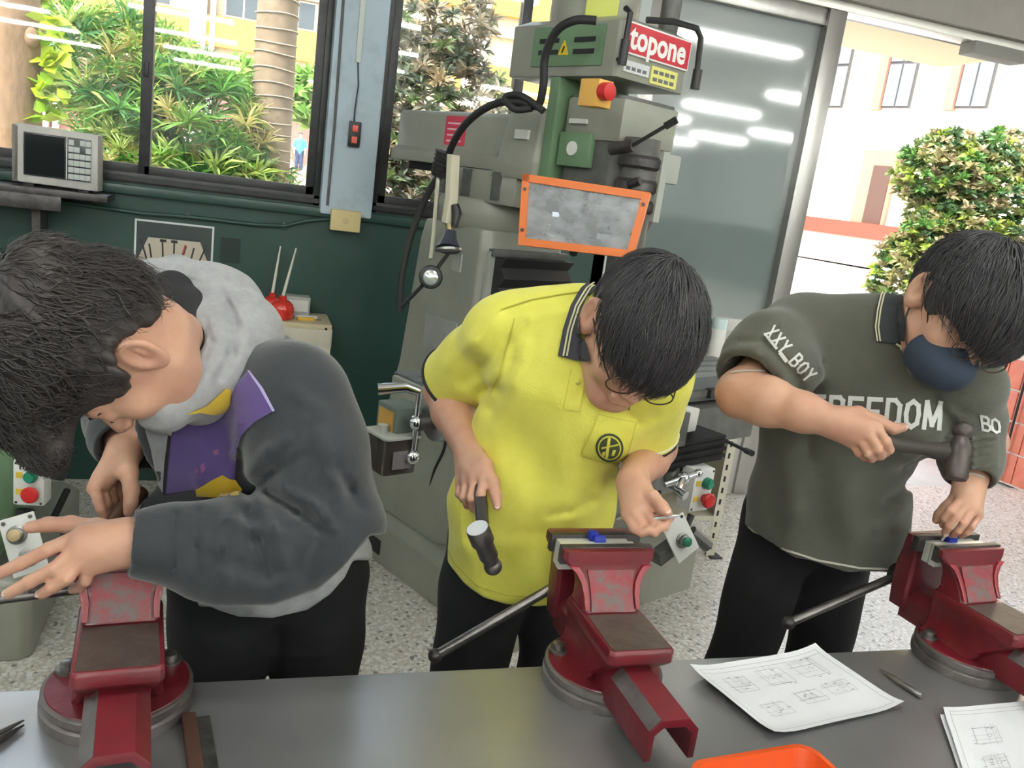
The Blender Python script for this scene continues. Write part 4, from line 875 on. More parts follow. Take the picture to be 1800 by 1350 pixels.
MB().tube([mlp(788, 437, 2.82), mlp(788, 441, 2.82)], [.045, .045], 18).build('lamp_rim', m_steel, la)
MB().tube(smooth_path([mlp(*p) for p in ((770, 312, 2.95), (766, 360, 2.94), (762, 410, 2.93), (757, 455, 2.92))]), .007, 8).build('cream_cable', mat('cable_cream', (.6, .58, .46), .5), ML)
MB().tube([mlp(792, 440, 2.92), mlp(757, 487, 2.92), mlp(705, 540, 2.95)], .007, 8).build('lamp_rod', m_black, ML)
c_ = mlp(757, 487, 2.86); nn = (ml(CAM)-c_).normalized(); rot = nn.to_track_quat('Z', 'Y').to_matrix()
rl_ = MB().lathe([(.03, -.05), (.038, -.03), (.040, 0), (.036, .006), (.028, .007), (.028, .001), (.01, .001)], c_, seg=28, rot=rot).build('spot_lamp', m_black, ML)
MB().lathe([(.028, .001), (.024, .004), (.01, .006)], c_, seg=24, rot=rot).build('lamp_lens', mat('lens_silver', (.6, .66, .62), .12, .6), rl_)
MB().box(mlp(803, 461, 2.90), (.006, .05, .06), Euler((0, 0, 0))).build('mount_plate', m_mpale, ML)
MB().box(Vector((-.2075, -.09, .86)), (.006, .20, .33), Euler((0, -.012, 0))).build('name_plate', mat('plate_pale', (.46, .47, .46), .35, .4, c2=(.38, .39, .38), scale=12), ML, bevel=.002)
MB().tube(smooth_path([(-.215, -.20, .66), (-.222, -.215, .56), (-.225, -.17, .44), (-.23, -.16, .30)]), .006, 8).build('ground_cable', m_rubber, ML)

# ================================================================== second machine at the left edge
LM = thing('small_mill', 'green milling machine with white button box at the left edge', 'machine', (-.95, 2.9, 0))
lo = np.array([-.95, 2.9, 0])
def lmp(x, y, D): return Vector(at(x, y, D)-lo)
MB().loft([rsec(0, -.45, .42, -.39, .4), rsec(.24, -.45, .42, -.39, .4), rsec(.27, -.42, .39, -.36, .37)]).build('base', m_mill, LM, bevel=.01)
MB().loft([rsec(.27, -.35, .25, -.10, .35), rsec(1.1, -.30, .20, -.05, .3)]).build('column', m_mill, LM, bevel=.01)
kn2 = MB().loft([rsec(.30, -.3, .33, -.40, .0), rsec(.50, -.3, .385, -.44, .0), rsec(.66, -.3, .385, -.44, .0)]).build('knee', m_mgreen, LM, bevel=.01)
MB().b2((-.3, -.42, .66), (.43, -.05, .70)).build('saddle_block', m_mgreen, LM, bevel=.006)
MB().b2((-.55, -.40, .78), (.36, -.12, .86)).build('table', m_mdark, LM, bevel=.004)
MB().prism([(-.43, .715), (-.44, .75), (-.1, .80), (-.08, .76)], -.4, .41, 'x').build('way_cover', m_rubber, LM, bevel=.004)
MB().sph(lmp(8, 700, 2.2), .03).build('green_knob', mat('knob_olive', (.22, .26, .12), .4), LM)
button_box(LM, lmp(50, 850, 2.22), math.radians(-8), 1.0)
kp = lmp(42, 957, 2.16)
knob_plate(LM, kp, lmp(70, 945, 2.15)-lmp(15, 962, 2.17), (-.05, -.93, .36), .042, .075, [(-.008, .028, mat('knob_tan', (.55, .42, .22), .4)), (.004, -.035, mat('knob_teal', (.10, .22, .20), .4))])
MB().tube([lmp(45, 895, 2.25), lmp(42, 915, 2.25)], .022, 8).build('plate_bracket', m_black, LM)
MB().tube(smooth_path([lmp(85, 835, 2.35), lmp(100, 842, 2.45), lmp(115, 838, 2.55), lmp(118, 800, 2.6), lmp(120, 760, 2.65)]), .004, 6).build('cable', m_rubber, LM)
MB().tube([lmp(118, 862, 2.7), lmp(92, 915, 2.6)], .011, 8).build('lever', m_black, LM)
t = thing('floor_crate', 'grey tray lying on the floor behind the left vise', 'tray', (-.15, 3.3, 0)); MB().b2((-.30, -.1, 0), (.35, .35, .09)).build('crate', mat('crate_grey', (.34, .33, .30), .6), t, bevel=.01)
# ================================================================== figures: smooth distance-field bodies
def V3(*a): return np.array(a, float)
class Field:
    """smooth union of tapered limbs and ellipsoids, meshed by surface nets"""
    def __init__(s): s.P = []; s.disp = None
    def cone(s, a, b, ra, rb=None, k=.02, n=None, fl=1.0, op='u'):
        a, b = np.asarray(a, float), np.asarray(b, float); rb = ra if rb is None else rb
        ba = b-a; bb = max(ba @ ba, 1e-9)
        if n is not None: n = np.asarray(n, float)/np.linalg.norm(n)
        def f(p):
            pa = p-a; h = np.clip(pa @ ba/bb, 0, 1); q = pa-h[:, None]*ba
            if n is not None: q = q+np.outer(q @ n*(1/fl-1), n)
            return (np.sqrt((q*q).sum(1))-(ra+h*(rb-ra)))*(max(fl, .55) if n is not None else 1)
        s.P.append((f, op, k, min(a[2], b[2])-max(ra, rb))); return s
    def chain(s, pts, k=.02, **kw):
        for (a, ra), (b, rb) in zip(pts, pts[1:]): s.cone(a, b, ra, rb, k, **kw)
        return s
    def ell(s, c, r, R=None, k=.02, op='u'):
        c, r = np.asarray(c, float), np.asarray(r, float); R = np.eye(3) if R is None else np.asarray(R)
        def f(p):
            q = (p-c) @ R; k0 = np.sqrt(((q/r)**2).sum(1)); k1 = np.sqrt(((q/(r*r))**2).sum(1))+1e-9
            return k0*(k0-1)/k1
        s.P.append((f, op, k, 0)); return s
    def fn(s, f, op='i', k=.004): s.P.append((f, op, k, 0)); return s
    def eval(s, p, idx=None):
        d = np.full(len(p), 9.0)
        for i in (range(len(s.P)) if idx is None else idx):
            f, op, k, _ = s.P[i]; e = f(p)
            if op == 'u':
                h = np.maximum(k-np.abs(d-e), 0)/k; d = np.minimum(d, e)-h*h*k*.25
            else:
                e = -e if op == 's' else e
                h = np.maximum(k-np.abs(d-e), 0)/k; d = np.maximum(d, e)+h*h*k*.25
        if s.disp is not None:
            m = np.abs(d) < .018
            if m.any(): d[m] = d[m]+s.disp(p[m])
        return d
    def mesh(s, lo, hi, h):
        lo, hi = np.asarray(lo, float), np.asarray(hi, float); B = 16
        nb = np.ceil((hi-lo)/h/B).astype(int); N = nb*B+1; R = h*B*.5*1.7321
        bc = np.stack(np.meshgrid(*[np.arange(n_) for n_ in nb], indexing='ij'), -1).reshape(-1, 3)
        ctr = lo+(bc*B+B/2)*h
        E = np.stack([f(ctr) for f, *_ in s.P], 1); dc = s.eval(ctr)
        G = np.full(N, 1.0, np.float32)
        off = np.stack(np.meshgrid(*[np.arange(B+1)]*3, indexing='ij'), -1).reshape(-1, 3)*h
        un = np.array([op == 'u' for _, op, *_ in s.P]); kk = np.array([k for _, _, k, _ in s.P]); cut = np.array([op == 's' for _, op, *_ in s.P])
        for j, (b, d0) in enumerate(zip(bc, dc)):
            x, y, z = b*B
            if abs(d0) > R*1.25+.03:
                if d0 < 0: G[x:x+B+1, y:y+B+1, z:z+B+1] = -1.0
                continue
            e = E[j]; mn = e[un].min()
            idx = np.nonzero(np.where(un, e < mn+2*R+kk+.01, np.where(cut, e < R+kk+.01, True)))[0]
            G[x:x+B+1, y:y+B+1, z:z+B+1] = s.eval(lo+b*B*h+off, idx).reshape(B+1, B+1, B+1)
        S = (G < 0); c = np.zeros(N-1, np.uint8)
        sl = (slice(None, -1), slice(1, None))
        for i in (0, 1):
            for j in (0, 1):
                for k in (0, 1): c += S[sl[i], sl[j], sl[k]]
        act = np.argwhere((c > 0) & (c < 8))
        cv = np.stack([G[act[:, 0]+i, act[:, 1]+j, act[:, 2]+k] for i in (0, 1) for j in (0, 1) for k in (0, 1)], 1)
        cp = np.array([(i, j, k) for i in (0, 1) for j in (0, 1) for k in (0, 1)], float)
        acc = np.zeros((len(act), 3)); cnt = np.zeros(len(act))
        for a in range(8):
            for b in range(a+1, 8):
                if np.abs(cp[a]-cp[b]).sum() != 1: continue
                va, vb = cv[:, a], cv[:, b]; m = (va < 0) != (vb < 0)
                t = np.where(m, va/np.where(m, va-vb, 1), 0)
                acc += np.where(m[:, None], cp[a]+t[:, None]*(cp[b]-cp[a]), 0); cnt += m
        verts = lo+(act+acc/cnt[:, None])*h
        I = np.full(N-1, -1, np.int32); I[tuple(act.T)] = np.arange(len(act))
        Q = []
        for ax in range(3):
            s0 = [slice(1, -1)]*3; s1 = [slice(1, -1)]*3; s0[ax] = slice(0, -1); s1[ax] = slice(1, None)
            ed = np.argwhere(S[tuple(s0)] != S[tuple(s1)]); o = np.ones(3, int); o[ax] = 0; ed = ed+o
            if not len(ed): continue
            inside = S[tuple(ed.T)]; u, v = [(1, 2), (2, 0), (0, 1)][ax]
            def C_(du, dv):
                e = ed.copy(); e[:, u] -= du; e[:, v] -= dv; return I[tuple(e.T)]
            q = np.stack([C_(1, 1), C_(0, 1), C_(0, 0), C_(1, 0)], 1)
            Q.append(np.where(inside[:, None], q, q[:, ::-1]))
        Q = np.concatenate(Q); Q = Q[(Q >= 0).all(1)]
        return verts, Q
def net_object(name, vf, m, parent, root=(0, 0, 0), smooth_it=1):
    v, q = vf
    for _ in range(smooth_it):   # gentle relaxation
        acc = np.zeros_like(v); cnt = np.zeros(len(v))
        for a, b in ((0, 1), (1, 2), (2, 3), (3, 0)):
            np.add.at(acc, q[:, a], v[q[:, b]]); np.add.at(acc, q[:, b], v[q[:, a]]); np.add.at(cnt, q[:, a], 1); np.add.at(cnt, q[:, b], 1)
        v = v*.5+.5*acc/np.maximum(cnt, 1)[:, None]
    me = bpy.data.meshes.new(name); me.vertices.add(len(v)); me.vertices.foreach_set('co', (v-np.asarray(root)).astype(np.float32).ravel())
    me.loops.add(q.size); me.loops.foreach_set('vertex_index', q.astype(np.int32).ravel()); me.polygons.add(len(q)); me.polygons.foreach_set('loop_start', np.arange(0, q.size, 4, dtype=np.int32))
    me.polygons.foreach_set('use_smooth', np.ones(len(q), bool)); me.update(calc_edges=True); me.validate()
    for x in (m if isinstance(m, (list, tuple)) else [m]): me.materials.append(x)
    return link(bpy.data.objects.new(name, me), parent)
def pxy(p):
    q = p-CAM; z = q @ CF; return np.stack([900+FPX*(q @ CR)/z, 675-FPX*(q @ CU)/z], 1)
def folds(lst, noise=.0025, seed=0, ns=(22, 17, 19)):
    """creases: polylines over the cloth, each (points, width, depth); sign > 0 raises, < 0 sinks"""
    L = []
    for pts, w, amp in lst:
        for a, b in zip(pts, pts[1:]): L.append((np.array(a, float), np.array(b, float), w, amp))
    r = np.random.default_rng(seed); ph = r.uniform(0, 6.28, 9)
    def f(p):
        u = pxy(p); o = np.zeros(len(p)); best = {}
        for a, b, w, amp in L:
            ba = b-a; h = np.clip((u-a) @ ba/(ba @ ba), 0, 1); d2 = ((u-a-h[:, None]*ba)**2).sum(1)
            g = np.exp(-d2/(w*w)); o -= amp*g
        if noise:
            o += noise*(np.sin(p[:, 0]*ns[0]+2*np.sin(p[:, 2]*9+ph[0])+ph[1])*np.sin(p[:, 2]*ns[1]+ph[2]+1.5*np.sin(p[:, 1]*11+ph[3]))+.6*np.sin(p[:, 2]*41+p[:, 0]*23+2*np.sin(p[:, 0]*15+ph[4])+ph[5])*np.sin(p[:, 1]*27+ph[6]))
        return o
    return f
def head_frame(right, fwd):
    """columns right, forward, up in world; given in (image right, image down, away)"""
    W = lambda v: v[0]*CR-v[1]*CU+v[2]*CF
    f = W(np.array(fwd, float)); f /= np.linalg.norm(f); r = W(np.array(right, float)); r -= f*(r @ f); r /= np.linalg.norm(r)
    return np.stack([r, f, np.cross(r, f)], 1)
def add_head(F, c, H, s=1.0):
    X = lambda *p: c+H @ (np.array(p)*s)
    def e(p, r, k=.02, op='u'): F.ell(X(*p), np.array(r)*s, H, k, op)
    e((0, -.012, .034), (.077, .098, .086)); e((0, .020, -.028), (.062, .068, .086), .03)
    e((0, .060, -.092), (.024, .022, .019), .03)
    for i in (-1, 1):
        F.cone(X(i*.050, .0, -.052), X(i*.020, .056, -.090), .015*s, .016*s, .025)
        e((i*.040, .060, -.026), (.023, .019, .022), .025)
    F.cone(X(-.036, .079, .024), X(.036, .079, .024), .010*s, None, .02)
    F.cone(X(0, .084, .014), X(0, .106, -.026), .0065*s, .0105*s, .012)
    for i in (-1, 1):
        e((i*.0115, .098, -.030), (.0085, .009, .0075), .006)
        e((i*.031, .104, .003), (.019, .014, .010), .012, 's'); e((i*.031, .0805, .003), (.0150, .0125, .0125), .004)
        e((i*.031, .094, -.0005), (.013, .0022, .0012), .0015, 's')
    F.cone(X(-.017, .090, -.052), X(.017, .090, -.052), .0055*s, None, .008); F.cone(X(-.014, .089, -.062), X(.014, .089, -.062), .0065*s, None, .006)
    for i in (-1, 1):
        Re = H @ np.array(Matrix.Rotation(i*.42, 3, 'Z') @ Matrix.Rotation(.22, 3, 'X'))
        F.ell(X(i*.082, -.014, .0), np.array((.0095, .022, .034))*s, Re, .008); F.ell(X(i*.079, -.012, -.026), np.array((.007, .011, .011))*s, Re, .008)
        F.ell(X(i*.0925, -.011, .004), np.array((.0115, .0145, .0245))*s, Re, .003, 's'); F.ell(X(i*.084, -.018, .001), np.array((.0055, .0035, .016))*s, Re, .003)
def finger(F, pts, r0, r1, k=.0035):
    n_ = len(pts)-1
    for i in range(n_): F.cone(pts[i], pts[i+1], r0+(r1-r0)*i/n_, r0+(r1-r0)*(i+1)/n_, k)
def add_hand(F, wrist, mcp, fingers, thumb, rw=.026, rf=.0086, pn=None, rp=.0125):
    """wrist, 4 knuckles, 4 finger joint lists beginning after the knuckle, thumb joints from its root at the palm side"""
    w = np.asarray(wrist)
    for i, m in enumerate(mcp):
        a = w+(np.mean(mcp, 0)-w)*.12+(m-np.mean(mcp, 0))*.55
        F.cone(a, m, rw*.62, rp-.0008*i, .014)
    F.cone(np.mean(mcp, 0)*.5+w*.5, np.mean(mcp[:2], 0)*.8+w*.2, .017, .013, .014)
    for i, (m, fj) in enumerate(zip(mcp, fingers)): finger(F, [m]+list(fj), rf*(1.04, 1.04, 1.0, .9)[i], rf*(.84, .84, .8, .72)[i], .0035)
    F.cone(w*.55+np.asarray(thumb[0])*.45, thumb[0], .017, .0155, .014)
    finger(F, list(thumb), .0135, .0085, .006)
    return F
def nails(parent, root, tips, m):
    for tip, prev, up in tips:
        d = Vector(tip-prev).normalized(); u = Vector(up); u = (u-d*u.dot(d)).normalized()
        MB().sph((0, 0, 0), (.0048, .0062, .0011), 10).build('nail', m, parent, M=Matrix.Translation(Vector(tip-root)+u*.0062+d*.0005) @ frame((0, 0, 0), d.cross(u), u))
def cap_hair(name, c, H, parent, root, m, line, r=(.094, .113, .101), c0=(0, -.012, .040), groove=.002, freq=26, s=1.0, lumps=0.0, extra=(), h=.0032, whorl=(0, -.5, .86)):
    F = Field()
    X = lambda *p: c+H @ (np.array(p)*s)
    F.ell(X(*c0), np.array(r)*s, H, .02)
    for (p, rr, k) in extra: F.ell(X(*p), np.array(rr)*s, H, k)
    ys, zs = np.array(line).T
    def cut(p):
        q = (p-c) @ H/s; return (np.interp(q[:, 1], ys, zs)-q[:, 2])*s*.8
    F.fn(cut, 'i', .016)
    wv = np.array(whorl)/np.linalg.norm(whorl); e1 = np.cross(wv, (1, 0, 0)); e1 /= np.linalg.norm(e1); e2 = np.cross(wv, e1)
    ph = np.random.default_rng(3).uniform(0, 6.28, 6)
    def dsp(p):
        q = (p-c) @ H/s-np.array(c0); rr = np.linalg.norm(q, axis=1)+1e-6; ct = (q @ wv)/rr; az = np.arctan2(q @ e2, q @ e1); th = np.arccos(np.clip(ct, -1, 1))
        g = np.sin(az*freq+3*np.sin(th*4+ph[0])+ph[1])*.5+np.sin(az*freq*1.9+2*np.sin(th*7+ph[2]))*.35+np.sin(az*freq*.45+ph[3]+2.0*np.sin(th*3))*.6
        o = g*groove*np.clip(th*1.6, 0, 1)
        if lumps: o += lumps*(np.sin(q[:, 0]*70+2*np.sin(q[:, 2]*45))*np.sin(q[:, 1]*62+ph[4])*np.sin(q[:, 2]*55+ph[5])+.7*np.sin(q[:, 0]*31+1)*np.sin(q[:, 2]*37+2))
        return o
    F.disp = dsp
    R_ = .17*s; return net_object(name, F.mesh(c-R_, c+R_, h), m, parent, root, 0)
def _x(a, b): return np.array([a[1]*b[2]-a[2]*b[1], a[2]*b[0]-a[0]*b[2], a[0]*b[1]-a[1]*b[0]])
def strands(name, c, H, parent, root, m, line, r, c0, n_, length, lift, wave, width, s=1.0, seed=1, whorl=(0, -.5, .86), gravity=0.0, tol=.018):
    """tapered locks following the scalp away from the crown"""
    rg = np.random.default_rng(seed); wv = np.array(whorl)/np.linalg.norm(whorl); e1 = np.cross(wv, (1, 0, 0)); e1 /= np.linalg.norm(e1); e2 = np.cross(wv, e1)
    V, Q = [], []; ys, zs = np.array(line).T; NS = 7; r = np.array(r); c0 = np.array(c0)
    down = H.T @ np.array([0, 0, -1.0])
    while len(Q) < n_*(NS-1)*3:
        th0 = np.arccos(rg.uniform(-.55, 1)); az = rg.uniform(0, 2*math.pi)
        pts = []; L_ = length*rg.uniform(.55, 1.2); lf = lift*rg.uniform(.2, 1)**1.5; w1, w2 = rg.uniform(0, 6.28, 2); wa = wave*rg.uniform(.4, 1.3); dz = rg.uniform(-.5, .5)
        for k in range(NS):
            t = k/(NS-1); th = th0+t*L_/.1; a2 = az+dz*t*.4+wa/.1*np.sin(w1+t*7)*t
            d = wv*np.cos(th)+(e1*np.cos(a2)+e2*np.sin(a2))*np.sin(th)
            rad = r*(1.0+(lf*t**1.3+.002)/.1)
            q = c0+d*rad+wa*.5*np.array([np.sin(w2+t*8), np.cos(w1+t*9), np.sin(w1+w2+t*6)])*t+down*gravity*t*t
            pts.append(q)
        if pts[0][2] < np.interp(pts[0][1], ys, zs)+.004: continue
        if pts[-1][2] < np.interp(pts[-1][1], ys, zs)-tol: continue
        if min(q[2]-np.interp(q[1], ys, zs) for q in pts[1:6]) < -tol*.6: continue
        pts = [c+H @ (p*s) for p in pts]; i0 = len(V); wd = width*rg.uniform(.6, 1.3)
        for k, p in enumerate(pts):
            tdir = pts[min(k+1, NS-1)]-pts[max(k-1, 0)]; tdir /= math.sqrt(tdir @ tdir)+1e-9; nrm_ = p-(c+H @ (c0*s)); u = _x(tdir, nrm_); u /= math.sqrt(u @ u)+1e-9; v = _x(u, tdir)
            w_ = wd*(1-.85*(k/(NS-1))**1.5)
            for an in (0, 2.094, 4.189): V.append(p+u*math.cos(an)*w_+v*math.sin(an)*w_*.5)
        for k in range(NS-1):
            for e in range(3): a = i0+k*3+e; b = i0+k*3+(e+1) % 3; Q.append((a, b, b+3, a+3))
    return net_object(name, (np.array(V), np.array(Q)), m, parent, root, 0)
def bvh(o):
    me = o.data; off = Vector(o.parent.location) if o.parent else Vector()
    if o.parent and o.parent.parent: off += Vector(o.parent.parent.location)
    return BVHTree.FromPolygons([v.co+off for v in me.vertices], [p.vertices[:] for p in me.polygons])
def drape(trees, x, y, off):
    """point of the cloth under photo position (x, y), raised off along the surface normal"""
    d = Vector(CF+CR*(x-900)/FPX-CU*(y-675)/FPX).normalized(); best = None
    for t in trees:
        h = t.ray_cast(Vector(CAM), d)
        if h[0] is not None and (best is None or h[3] < best[3]): best = h
    if best is None: return None
    nrm_ = best[1] if best[1].dot(d) < 0 else -best[1]
    nrm_ = (nrm_*.5-d*.5)
    return best[0]+nrm_*off
def patch(name, poly, trees, m, parent, root, off=.0022, step=7.0, curve=False):
    """cloth panel cut to an outline and laid on the garment under it, with its own thickness"""
    poly = [np.array(p, float) for p in poly]
    if curve: poly = [np.array(p[:2]) for p in [(v.x, v.y) for v in smooth_path([(a[0], a[1], 0) for a in poly+poly[:1]], 5)][:-1]]
    out = []
    for a, b in zip(poly, poly[1:]+poly[:1]):
        n_ = max(1, int(np.linalg.norm(b-a)/step)); out += [a+(b-a)*i/n_ for i in range(n_)]
    bm = bmesh.new(); vs_ = [bm.verts.new((p[0], p[1], 0)) for p in out]; bm.faces.new(vs_)
    bmesh.ops.triangulate(bm, faces=bm.faces[:])
    for _ in range(6):
        ed = [e for e in bm.edges if e.calc_length() > step*1.6 and not e.is_boundary]
        if not ed: break
        bmesh.ops.subdivide_edges(bm, edges=ed, cuts=1); bmesh.ops.triangulate(bm, faces=[f for f in bm.faces if len(f.verts) > 3])
        bmesh.ops.beautify_fill(bm, faces=bm.faces[:], edges=[e for e in bm.edges if not e.is_boundary])
    return _drape_bm(name, bm, trees, m, parent, root, off)
def _drape_bm(name, bm, trees, m, parent, root, off, to_px=None):
    bad = []; last = None
    for v in bm.verts:
        x, y = (v.co.x, v.co.y) if to_px is None else to_px(v.co)
        q = drape(trees, x, y, off)
        if q is None: bad.append(v); continue
        v.co = q-Vector(root)
    bmesh.ops.delete(bm, geom=bad, context='VERTS')
    bmesh.ops.recalc_face_normals(bm, faces=bm.faces[:])
    r = bmesh.ops.extrude_face_region(bm, geom=bm.faces[:]); cam_l = Vector(CAM)-Vector(root)
    for v in [g for g in r['geom'] if isinstance(g, bmesh.types.BMVert)]: v.co += (v.co-cam_l).normalized()*(off+.003)
    bmesh.ops.recalc_face_normals(bm, faces=bm.faces[:])
    me = bpy.data.meshes.new(name); bm.to_mesh(me); bm.free(); me.materials.append(m)
    o = link(bpy.data.objects.new(name, me), parent)
    me.polygons.foreach_set('use_smooth', [True]*len(me.polygons)); me.set_sharp_from_angle(angle=math.radians(50)); return o
GLYPH = {'F': [[(0, 0), (0, 1), (.62, 1)], [(0, .53), (.5, .53)]], 'R': [[(0, 0), (0, 1), (.45, 1), (.62, .88), (.62, .64), (.45, .5), (0, .5)], [(.38, .5), (.66, 0)]], 'E': [[(.62, 1), (0, 1), (0, 0), (.62, 0)], [(0, .52), (.5, .52)]],
         'D': [[(0, 0), (0, 1), (.38, 1), (.64, .8), (.64, .2), (.38, 0), (0, 0)]], 'O': [[(.33, 0), (.06, .16), (0, .5), (.06, .84), (.33, 1), (.6, .84), (.66, .5), (.6, .16), (.33, 0)]], 'M': [[(0, 0), (.04, 1), (.40, .12), (.76, 1), (.80, 0)]],
         'X': [[(0, 0), (.64, 1)], [(.64, 0), (0, 1)]], 'Y': [[(0, 1), (.32, .5), (.32, 0)], [(.64, 1), (.32, .5)]], 'B': [[(0, 0), (0, 1), (.42, 1), (.58, .88), (.58, .64), (.42, .52), (0, .52)], [(.42, .52), (.64, .4), (.64, .14), (.44, 0), (0, 0)]], ' ': []}
def block_text(s, trees, m, parent, root, origin, ux, uy, h, w, gap=.30, off=.002, name='letter'):
    """bold printed capitals laid on the cloth, one piece per letter"""
    x = 0.0; o, ux, uy = np.array(origin, float), np.array(ux, float), np.array(uy, float)
    for ch in s:
        bm = bmesh.new()
        for st_ in GLYPH[ch]:
            P_ = [o+ux*(x+a)*h+uy*b*h for a, b in st_]
            for i, (p, q) in enumerate(zip(P_, P_[1:])):
                d = (q-p)/np.linalg.norm(q-p); nn_ = np.array([-d[1], d[0]])*w/2; e0 = p-d*w*.42; e1 = q+d*w*.42; n_ = max(1, int(np.linalg.norm(e1-e0)/6))
                for k in range(n_):
                    a, b = e0+(e1-e0)*k/n_, e0+(e1-e0)*(k+1)/n_
                    bm.faces.new([bm.verts.new((v[0], v[1], 0)) for v in (a+nn_, b+nn_, b-nn_, a-nn_)])
        x += (.80 if ch == 'M' else .40 if ch == ' ' else .64)+gap
        if len(bm.verts): 
            bmesh.ops.remove_doubles(bm, verts=bm.verts[:], dist=.01); _drape_bm(name, bm, trees, m, parent, root, off)
def cloth_text(s, trees, m, parent, root, origin, ux, uy, size, off=.002, bold=0.0, shear=0.0, name='lettering'):
    """printed lettering following the cloth; ux, uy: photo offsets for one text unit"""
    me = text_mesh(s, 1.0, shear, 0, bold); bm = bmesh.new(); bm.from_mesh(me)
    bmesh.ops.triangulate(bm, faces=bm.faces[:])
    for _ in range(4):
        ed = [e for e in bm.edges if e.calc_length()*size > 7]
        if not ed: break
        bmesh.ops.subdivide_edges(bm, edges=ed, cuts=1); bmesh.ops.triangulate(bm, faces=[f for f in bm.faces if len(f.verts) > 3])
    o, ux, uy = np.array(origin), np.array(ux), np.array(uy)
    ob = _drape_bm(name, bm, trees, m, parent, root, off, lambda co: tuple(o+ux*co.x*size+uy*co.y*size)); return ob
m_skin = mat('skin', (.64, .375, .26), .48, c2=(.57, .30, .21), scale=11, sss=.12, bump=.05, bscale=160)
m_nail = mat('nail', (.78, .56, .50), .35)
m_hair = mat('black_hair', (.034, .032, .036), .45, c2=(.048, .045, .05), scale=30)  # black lifted towards grey: haze is put into the hair colour
m_hairb = mat('brown_black_hair', (.026, .021, .021), .5, c2=(.045, .035, .032), scale=25)
m_trs = mat('black_trousers', (.005, .005, .007), .85, c2=(.007, .007, .009), scale=10, bump=.15, bscale=30)
m_shoe = mat('black_shoe', (.02, .02, .022), .5)
def legs(person, root, hipc, la, lb, fa, fb, waist, rw=.15, rl=.088):
    """trousers with two legs (hip points la, lb, feet fa, fb) and shoes"""
    F = Field(); z = np.array([0, 0, 1.0])
    axis = (lb-la)/np.linalg.norm(lb-la); n_ = np.cross(axis, z)
    F.cone(hipc-axis*.045, hipc+axis*.045, rw*.78, None, .03); F.cone(hipc, waist, rw*.85, rw*.9, .03, n=n_, fl=.75)
    for h_, f_ in ((la, fa), (lb, fb)):
        kn_ = h_*.5+f_*.5+np.array([0, -.02, .02]); F.chain([(h_, rl*1.08), (kn_, rl*.86), (f_+z*.09, rl*.80)], .022)
        F.fn(lambda p, f_=f_: (f_[2]+.05)-p[:, 2], 'i', .01)
    F.disp = folds([], .004, 5, (26, 19, 14))
    lo = np.minimum.reduce([la, lb, fa, fb, hipc, waist])-.2; hi = np.maximum.reduce([la, lb, fa, fb, hipc, waist])+.2; lo[2] = -.02
    o = net_object('trousers', F.mesh(lo, hi, .008), m_trs, person, root)
    for f_ in (fa, fb):
        S = Field(); a = f_+np.array([0, .05, .035]); b = f_+np.array([0, -.15, .032]); S.cone(a, b, .043, .04, .02, n=z, fl=.85); S.cone(f_+np.array([0, .04, .05]), f_+np.array([0, .03, .10]), .042, .045, .02)
        S.fn(lambda p: .003-p[:, 2], 'i', .004)
        net_object('shoe', S.mesh(f_-np.array([.09, .24, .02]), f_+np.array([.09, .14, .17]), .006), m_shoe, person, root)
    return o
